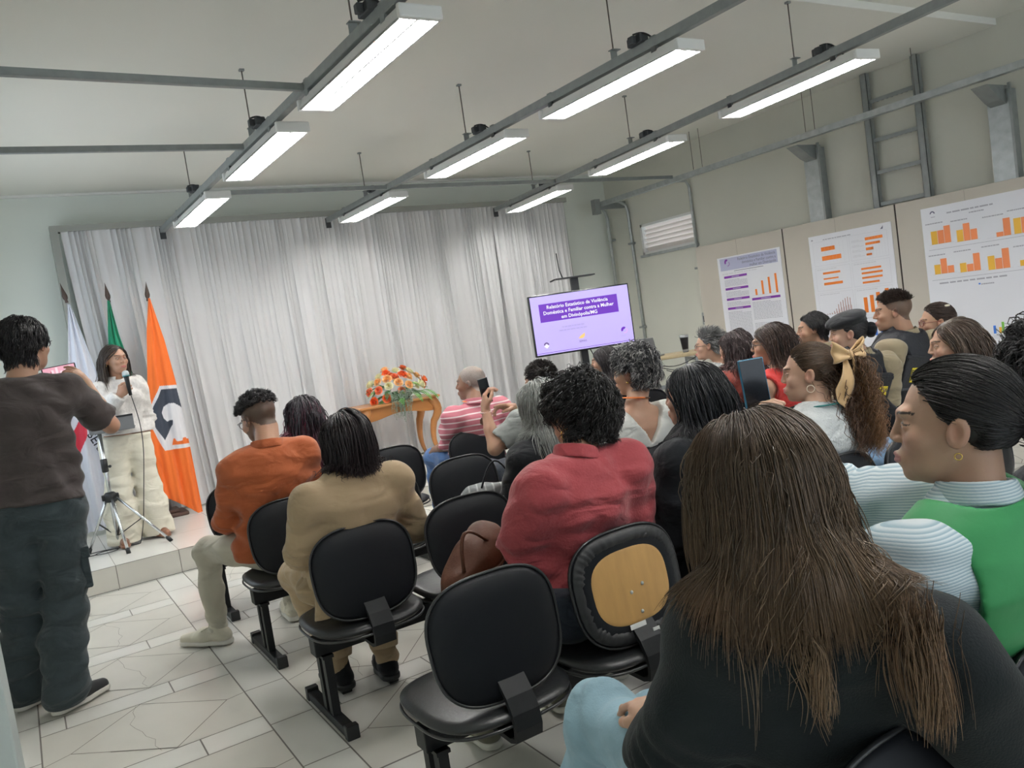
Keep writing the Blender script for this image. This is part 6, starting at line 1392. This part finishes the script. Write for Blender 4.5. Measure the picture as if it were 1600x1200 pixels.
# 13 brown long hair on the right
K = person('person with straight brown hair in profile, in front of the widest poster', (3.655, 2.12, 1.055), 44, (3.68, 2.07, .91), (3.60, 2.15, .55), ((3.52, 2.04, .84), (3.84, 2.05, .84)), hs=.98, fem=1, skin=SK_L, lips=(.55, .2, .18), brow=(.08, .045, .03), res=.009, hres=.0042,
    armL=((3.44, 2.22, .66), (3.32, 2.36, .86)), handL=dict(d=(-.1, .1, 1), n=(.3, -.9, 0), side=-1, curl=.75, thumb=.5), legs=(((3.5, 2.1, .54), (3.36, 2.50, .56), (3.30, 2.52, .15), (3.3, 2.68, .10)), ((3.69, 2.1, .54), (3.72, 2.52, .52), (3.70, 2.53, .10), (3.72, 2.68, .05))),
    top=dict(name='jacket', m=M_blackcl, off=.02, soff=.02, sleeve=1, neck='shirt', seed=4), pants=dict(m=m_cloth('mid_blue_denim', (.16, .27, .42), var=.1), res=.011), shoes=dict(m=M_shoe_b, res=.009))
qb = qbody(K); hair_obj(K['root'], [hair(K['root'], K['Hc'], K['R'], K['hs'], qb, 2400, 18, .34, 'down', (.085, .055, .038), vol=.020, rad=.0019, seed=15, clump=.15, part=-.01, colvar=.18, back=.8, cap_col=(.06, .04, .028))])

# police vests and garments over shirts
def over_vest(K, m, off, name='vest', hem=-.10, armr=.098, res=.008, neckr=.075, up=.0, seed=1, fold=.003, strap=.55, co=.045):
    T, N, sh, Lh, fr = K['T'], K['N'], K['sh'], K['Lh'], K['fr']; upv = T.w_
    def f(P):
        d_ = T.f(P, off, 1.0)
        for s_ in sh: d_ = smin(d_, cap(P, N+A3(0, 0, -.012), N+(s_-N)*strap+A3(0, 0, -.008), .040+off, .042+off), .03)
        for s_ in sh: c = s_+nrm(s_-N)*co+A3(0, 0, -.035); d_ = smax(d_, -(cap(P, c, c+A3(0, 0, -.09)+nrm(s_-N)*.05, armr, armr*.85)), .01)
        d_ = smax(d_, -(cap(P, N+upv*.0+fr*.02, N+upv*.2, neckr, neckr*1.4)), .008); d_ = smax(d_, -((P-(K['T'].P+upv*hem*T.L).astype(f4)) @ upv.astype(f4)), .008); return d_+folds(P, 12, seed)*fold
    lo, hi = bb([T.P, N]+list(sh), .2); return sdf_obj(name, [(f, lo, hi, res)], m, K['root'])
M_kh = m_cloth('khaki_uniform', (.30, .245, .155), var=.05); M_vest = mat('black_nylon_webbing', (.014, .015, .022), .6, bump=.25, bscale=90); M_vest2 = mat('vest_patch_grey', (.06, .065, .075), .6); M_yel = mat('patch_yellow', (.75, .60, .03), .6)
def police(K, vest, ou=0.0):
    T = K['T']; w_ = T.w_; Ls = T.Ls; bk = -np.cross(w_, Ls); 
    def on(u, t): return T.P+w_*T.L*t+Ls*u
    M4 = lambda p: Matrix(((Ls[0], w_[0], bk[0], p[0]), (Ls[1], w_[1], bk[1], p[1]), (Ls[2], w_[2], bk[2], p[2]), (0, 0, 0, 1)))
    base = on(0, .5)+bk*(.166); r = vest
    b = MB(); b.use(M_vest); Mx = M4(base-bk*.015); b.box(-.13, .13, -.13, .16, -.02, .014, M=Mx, bev=.010)
    b.build('back_plate', r)
    for v in (-.09, -.05, .135): 
        b = MB(); b.use(M_vest2 if v < 0 else M_vest); b.box(-.125, .125, v-.010, v+.010, .012, .018, M=Mx, bev=.002); b.build('webbing', r)
    b = MB(); b.use(M_yel, False); b.box(-.075+ou, .075+ou, -.005, .085, .0145, .018, M=Mx); b.use(M_black, False)
    for s_, v in (('POLÍCIA', .045), ('MILITAR', .006)):
        vs, fs = text_geo(s_, .042, .02); b.add([Mx @ Vector((-x+ou, y+v, .0188)) if False else Mx @ Vector((x+ou, y+v, .0188)) for x, y in vs], fs)
    b.build('patch', r, label='yellow patch with black POLÍCIA MILITAR lettering')
    b = MB(); b.use(M_vest)
    for sg in (-1, 1):
        a = T.P+w_*T.L*.78+Ls*sg*.085+bk*.145; c = K['N']+Ls*sg*.095+A3(0, 0, .035); e = T.P+w_*T.L*.75+Ls*sg*.09-bk*.13
        b.tube([a, (a+c)/2+bk*.012+A3(0, 0, .02), c, (c+e)/2-bk*.01+A3(0, 0, .02), e], .028, 10, flat=.45)
    b.build('shoulder_strap', r)
# 14 male officer
K = person('police officer in khaki uniform with short faded hair, bare headed', (4.615, 3.03, 1.175), 40, (4.655, 3.0, 1.015), (4.62, 3.14, .56), ((4.47, 2.98, .935), (4.83, 2.92, .935)), byaw=-6, skin=SK_M, stubble=((.05, .035, .028), .78, .12), brow=(.03, .02, .015), lips=(.38, .16, .13), w=1.12, d=1.1, res=.008, hres=.0042, neck_r=.062, uparm=1.15,
    top=dict(name='uniform_shirt', m=M_kh, sleeve=.95, soff=.02, off=.018, neck='shirt', collar=True, seed=6, fold=.004), pants=dict(m=M_kh, res=.012), shoes=dict(m=M_shoe_b, res=.009))
qb = qbody(K); hair_obj(K['root'], [hair(K['root'], K['Hc'], K['R'], K['hs'], qb, 1500, 6, .028, 'short', (.040, .027, .022), vol=.010, rad=.0018, back=-.6, clump=.3, seed=16, mask=lambda q: q[:, 2] > .060-.25*np.clip(q[:, 1], 0, 1), cover=False)])
v_ = over_vest(K, M_vest, .040, 'tactical_vest', armr=.115, strap=.35, co=.03, neckr=.085); police(K, v_, .0)
# 15 female officer with beret
K = person('police officer in khaki uniform wearing a black beret and hair bun', (4.165, 3.03, 1.10), 40, (4.20, 3.0, .955), (4.15, 3.14, .555), ((4.03, 2.98, .875), (4.36, 2.94, .875)), byaw=-4, hs=.98, fem=1, skin=SK_L, lips=(.5, .2, .17), brow=(.05, .03, .02), res=.008, hres=.0042,
    top=dict(name='uniform_shirt', m=M_kh, sleeve=.95, soff=.02, off=.018, neck='shirt', collar=True, seed=5, fold=.004), pants=dict(m=M_kh, res=.012), shoes=dict(m=M_shoe_b, res=.009))
qb = qbody(K); R = K['R']; hair_obj(K['root'], [hair(K['root'], K['Hc'], R, K['hs'], qb, 1200, 10, .1, 'tie', (.014, .012, .014), vol=.004, rad=.0019, seed=17, tie=(0, -.125, -.01), clump=.2)])
Hc, hs = K['Hc'], K['hs']
def beret(P): q = ((P-Hc.astype(f4)) @ R.astype(f4))/hs; d_ = ell(q, (-.012, .006, .084), (.100, .120, .046), frame(0, 14, -8)); d_ = smin(d_, ell(q, (0, -.012, .062), (.082, .102, .034), frame(0, 6, 0)), .02); return d_*hs
sdf_obj('beret', [(beret, Hc-.2, Hc+.2, .005)], m_cloth('black_wool_felt', (.010, .011, .014)), K['root'])
def bun(P): q = ((P-Hc.astype(f4)) @ R.astype(f4))/hs; return (ell(q, (0, -.125, .005), (.042, .036, .045))+.004*np.sin(q[:, 0]*120+q[:, 2]*60)*np.sin(q[:, 2]*110))*hs
sdf_obj('bun_net', [(bun, Hc-.22, Hc+.22, .0045)], M_blackcl, K['root'])
v_ = over_vest(K, M_vest, .040, 'tactical_vest', armr=.115, strap=.35, co=.03, neckr=.085); police(K, v_, .02)

# 16 red top with glasses
K = person('person in red sleeveless top and glasses with brown wavy hair', (3.60, 3.12, 1.12), 40, (3.585, 3.06, .97), (3.55, 3.14, .555), ((3.43, 3.04, .895), (3.74, 3.03, .895)), hs=.97, fem=1, skin=SK_M, lips=LIP, brow=(.04, .02, .015), res=.009, hres=.0045,
    top=dict(name='top', m=m_cloth('bright_red_top', (.58, .035, .03)), sleeve=.0, off=.012, neck='crew', seed=3, fold=.003), pants=dict(m=M_darkcl, res=.013), shoes=dict(m=M_shoe_b, res=.01))
qb = qbody(K); hair_obj(K['root'], [hair(K['root'], K['Hc'], K['R'], K['hs'], qb, 1700, 16, .26, 'down', (.045, .024, .018), vol=.022, rad=.002, seed=18, clump=.35, curl=(.006, 1.2, .8), col2=(.09, .045, .028), back=.7)]); glasses(K); earring(K, -1, 'stud')
# 17 behind her
K = seated('person mostly hidden behind the wavy haired person in red top', 4.62, 3.92, 0, (4.60, 3.98, 1.045), 40, hs=.95, fem=1, skin=SK_L, brow=(.04, .02, .02), res=.013, hres=.006, top=dict(m=M_knit, sres=.013), pants=dict(m=M_darkcl, res=.015), shoes=dict(m=M_shoe_b, res=.01))
qb = qbody(K); hair_obj(K['root'], [hair(K['root'], K['Hc'], K['R'], K['hs'], qb, 800, 12, .2, 'down', (.03, .018, .014), vol=.02, rad=.0028, seed=19, back=.8)]); glasses(K)
# 18 long dark reddish hair
K = seated('person with long dark reddish wavy hair seen from behind', 4.16, 3.90, 0, (4.215, 3.97, 1.055), 18, hs=.98, fem=1, skin=SK_M, res=.011, hres=.006, top=dict(m=m_cloth('brick_red_top', (.28, .05, .035)), sres=.012), pants=dict(m=M_darkcl, res=.015), shoes=dict(m=M_shoe_b, res=.01))
qb = qbody(K); hair_obj(K['root'], [hair(K['root'], K['Hc'], K['R'], K['hs'], qb, 1500, 18, .36, 'down', (.038, .022, .022), col2=(.08, .03, .03), vol=.03, rad=.0023, seed=20, clump=.4, curl=(.009, 2, .8))])
# 19 grey short hair with glasses
K = seated('person with short silver hair and glasses, front row near the desk', 5.02, 4.88, 0, (4.93, 4.93, 1.02), 48, hs=.98, fem=1, skin=SK_L, lips=LIP, brow=(.15, .13, .12), res=.013, hres=.006, top=dict(m=M_knit, sres=.013), pants=dict(m=M_darkcl, res=.015), shoes=dict(m=M_shoe_b, res=.01))
qb = qbody(K); hair_obj(K['root'], [hair(K['root'], K['Hc'], K['R'], K['hs'], qb, 900, 8, .07, 'short', (.22, .22, .22), vol=.025, rad=.0026, seed=21, clump=.4, back=.5)]); glasses(K)
# 20 man with dark swept hair
K = seated('person with dark swept hair in front of the middle poster', 5.09, 3.92, 0, (5.06, 3.98, 1.075), 44, skin=SK_M, stubble=((.03, .025, .025), .7, .25), brow=(.02, .015, .012), lips=(.36, .15, .12), res=.011, hres=.005, top=dict(name='shirt', m=M_kh, sres=.011, collar=True, neck='shirt'), pants=dict(m=M_darkcl, res=.015), shoes=dict(m=M_shoe_b, res=.01))
qb = qbody(K); hair_obj(K['root'], [hair(K['root'], K['Hc'], K['R'], K['hs'], qb, 1500, 10, .065, 'down', (.030, .028, .030), vol=.016, rad=.0021, seed=22, clump=.4, back=.9)])
# 21 glasses and hair clip, far right
K = seated('person with dark red glasses and pale hair clip beside the officers', 5.08, 2.96, 0, (5.01, 3.0, 1.06), 46, hs=.96, fem=1, skin=SK_M, lips=LIP, brow=(.05, .03, .02), res=.011, hres=.005, top=dict(m=M_blackcl, sres=.011), pants=dict(m=M_darkcl, res=.015), shoes=dict(m=M_shoe_b, res=.01))
qb = qbody(K); R = K['R']; hair_obj(K['root'], [hair(K['root'], K['Hc'], R, K['hs'], qb, 1300, 12, .15, 'tie', (.05, .028, .020), vol=.012, rad=.002, seed=23, tie=(0, -.13, .02), clump=.2)]); glasses(K, mat('dark_red_frame', (.18, .02, .02), .35))
b = MB(); b.use(mat('cream_clip', (.80, .74, .60), .4)); p = K['Hc']+R @ A3(-.05, -.06, .095); b.box(-.018, .018, -.008, .008, -.006, .006, M=Matrix.Translation(p), bev=.003); b.build('hair_clip', K['root'])
# 22 front row dark hair
K = seated('person with dark hair tied back seated in front of the television', 3.84, 4.88, 0, (3.85, 4.95, 1.05), 42, hs=.96, fem=1, skin=SK_M, lips=LIP, brow=(.02, .015, .012), res=.012, hres=.006, top=dict(m=M_blackcl, sres=.012), pants=dict(m=M_darkcl, res=.015), shoes=dict(m=M_shoe_b, res=.01))
qb = qbody(K); hair_obj(K['root'], [hair(K['root'], K['Hc'], K['R'], K['hs'], qb, 1300, 16, .28, 'down', (.022, .016, .018), vol=.016, rad=.0022, seed=24, back=1.2)])
# 23 sliver at right edge
K = seated('person with black curly hair cut off by the right picture edge', 1.95, .86, 0, (1.90, .90, 1.14), 20, hs=.96, fem=1, skin=SK_M, res=.012, hres=.006, top=dict(m=M_darkcl, sres=.012), pants=dict(m=M_darkcl, res=.015), shoes=dict(m=M_shoe_b, res=.01))
qb = qbody(K); hair_obj(K['root'], [hair(K['root'], K['Hc'], K['R'], K['hs'], qb, 1600, 14, .075, 'afro', (.014, .012, .014), vol=.03, rad=.0018, seed=25, clump=.6, curl=(.012, 2, .85), grav=1.5)])

# 24 green vest
M_sts = striped('blue_white_pinstripe', (.33, .45, .52), (.66, .72, .74), 190, 2, .5, .25)
K = person('person with green vest over striped shirt, dark hair tied back, in profile', (1.475, .87, 1.145), 30, (1.455, .83, 1.0), (1.50, .93, .56), ((1.275, .86, .925), (1.60, .93, .93)), byaw=14, hpitch=-2, hs=1.0, fem=1, skin=SK_L, lips=(.45, .19, .17), brow=(.03, .02, .015), w=1.12, d=1.05, hip=1.05, res=.007, hres=.0026, neck_r=.048, uparm=1.15,
    armL=((1.20, 1.03, .70), (1.36, 1.24, .68)), armR=((1.475, 1.135, .975), (1.475, 1.355, 1.055)), handR=dict(d=(.12, .15, 1), n=(.6, -.7, .1), side=1, curl=.6, thumb=.6),
    top=dict(m=M_sts, off=.016, soff=.022, sleeve=1, neck='shirt', collar=True, fold=.0055, seed=4, fs=16, hem=-.2), pants=dict(m=M_darkcl, res=.011), shoes=dict(m=M_shoe_b, res=.008))
qb = qbody(K); R = K['R']; tp = K['Hc']+K['hs']*(R @ A3(0, -.125, -.015))
hair_obj(K['root'], [hair(K['root'], K['Hc'], R, K['hs'], qb, 6500, 16, .2, 'tie', (.016, .013, .013), vol=.010, rad=.0010, seed=26, tie=(0, -.128, -.015), clump=.12, colvar=.35, cap_col=(.012, .010, .010), mask=lambda q: q[:, 2] > -.045),
    tail(tp, 900, 18, .30, .0012, .22, tuple(R @ A3(0, -1, -.2)), qb, (.014, .011, .011), 27, clump=.3, vol=.03, rootspread=.012)])
earring(K, -1, 'hoop', .006)
v_ = over_vest(K, mat('green_vest_fabric', (.025, .26, .075), .6, bump=.1, bscale=30, sheen=.1),   .030, 'vest', -.16, .132, .0065, .082, fold=.0035)
T = K['T']; bk = -np.cross(T.w_, T.Ls); p = T.P+T.w_*T.L*.78+bk*.139-T.Ls*.085
b = MB(); b.use(mat('vest_lettering_white', (.8, .8, .8), .6), False); vs, fs = text_geo('A', .052, .03); Mx = Matrix(((T.Ls[0], T.w_[0], bk[0], p[0]), (T.Ls[1], T.w_[1], bk[1], p[1]), (T.Ls[2], T.w_[2], bk[2], p[2]), (0, 0, 0, 1)))
b.add([Mx @ Vector((x, y, 0)) for x, y in vs], fs); b.build('lettering', v_)
def bandf(P, T=T): t = (P-T.P.astype(f4)) @ T.w_.astype(f4); return smax(np.abs(T.f(P, .040))-.004, np.abs(t-.125)-.022, .003)
sdf_obj('reflective_band', [(bandf, T.P-A3(.28, .25, .05), T.P+A3(.28, .25, .25), .007)], mat('grey_reflective_band', (.50, .50, .50), .5), v_)
phone((1.548, 1.405, 1.205), .066, .140, (-.42, -.85, .1), (-.03, 0, 1), mat('teal_blue_case', (.03, .16, .27), .4), 'smartphone in blue case held upright above the audience')

# 25 nearest person, long brown hair, black denim shirt
M_bden = mat('black_denim', (.010, .0135, .015), .8, spec=.25, bump=.25, bscale=260, var=.18, vscale=7, sheen=.05)
K = person('person nearest the photographer with long brown hair and black denim shirt', (1.015, .945, 1.115), -12, (.975, .855, .975), (1.03, .93, .565), ((.875, .925, .905), (1.075, .70, .875)), byaw=-22, hpitch=5, hs=1.0, fem=1, skin=SK_L, lips=LIP, w=1.08, d=1.0, hip=1.05, res=.0065, hres=.004, uparm=1.1,
    armL=((.80, .99, .70), (.93, 1.17, .675)), armR=((1.20, .66, .64), (1.16, .98, .64)), handL=dict(d=(.25, 1, -.05), n=(0, .1, -1), side=1, curl=.35, thumb=.3), handR=dict(d=(-.9, .5, .05), n=(0, 0, -1), side=-1, curl=.4),
    legs=(((.95, .94, .55), (.965, 1.42, .575), (.875, 1.50, .22), (.78, 1.62, .20)), ((1.13, .94, .55), (1.10, 1.42, .50), (1.08, 1.38, .10), (1.08, 1.54, .05))),
    top=dict(m=M_bden, off=.026, soff=.026, sleeve=1, neck='shirt', fold=.007, seed=11, fs=9, hem=-.2, cuff=.04), pants=dict(m=M_jeans_l, w=1.05, res=.0065, fold=.006), shoes=dict(m=M_shoe_w))
qb = qbody(K, .017, .082); BR = (.090, .056, .034)
hair_obj(K['root'], [hair(K['root'], K['Hc'], K['R'], K['hs'], qb, 15000, 22, .225, 'down', BR, col2=(.16, .095, .05), zend=.908, vol=.017, rad=.00074, seed=28, clump=.05, gather=(K['N'], nrm(K['sh'][1]-K['sh'][0]), .135, .10), part=.0, colvar=.20, back=.55, lenvar=.10, cap_col=(.05, .035, .024), curl=(.0014, 1.0, .7)),
    tail((.900, .775, .955), 95, 16, .145, .0008, .22, (.25, -.1, -1), qb, (.17, .105, .06), 31, curl=(.006, .8, .9), clump=.55, vol=.006, rootspread=.012, col2=(.24, .15, .085)),
    tail((.99, .665, .975), 300, 16, .165, .0008, .20, (.1, -.1, -1), qb, (.13, .075, .04), 32, curl=(.006, .7, .9), clump=.4, vol=.008, rootspread=.018, col2=(.22, .13, .07)),
    hair(K['root'], K['Hc'], K['R'], K['hs'], qb, 300, 24, .30, 'down', (.10, .066, .04), col2=(.20, .13, .075), vol=.024, rad=.0009, seed=29, clump=.6, gather=(K['N'], nrm(K['sh'][1]-K['sh'][0]), .10, .2), back=.6, cover=False, curl=(.012, 1.3, .7))])
# lunch box and its black tray under the seats, grey shoulder bag
r = empty('lunch_container', (2.16, 2.42, 0), 'purple translucent container on a black tray under the seats', 'container')
b = MB(); b.use(M_black); b.box(-.06, .06, -.05, .05, 0, .045, bev=.004); b.build('tray', r)
b = MB(); b.use(mat('purple_plastic', (.32, .09, .52), .3)); b.box(-.05, .035, -.03, .04, .045, .135, bev=.012); b.build('body', r)
def gb(P): d_ = ell(P, (0, 0, 0), (.17, .06, .10)); return smax(d_, P[:, 2]-.06, .02)+folds(P, 20, 2)*.007
r = empty('shoulder_bag', (1.86, 3.37, .645), 'grey patterned cloth bag on lap of grey haired person', 'bag', rz=math.radians(-25))
sdf_obj('body', [(gb, A3(-.21, -.1, -.13), A3(.21, .1, .12), .006)], striped('grey_plaid', (.16, .17, .175), (.34, .35, .35), 26, 0, .8, .05), r)
b = MB(); b.use(M_blackcl); b.tube([(-.06+.16*q/10, -.03, .05+.12*math.sin(PI*q/10)) for q in range(11)], .010, 8, flat=.5); b.build('strap', r)
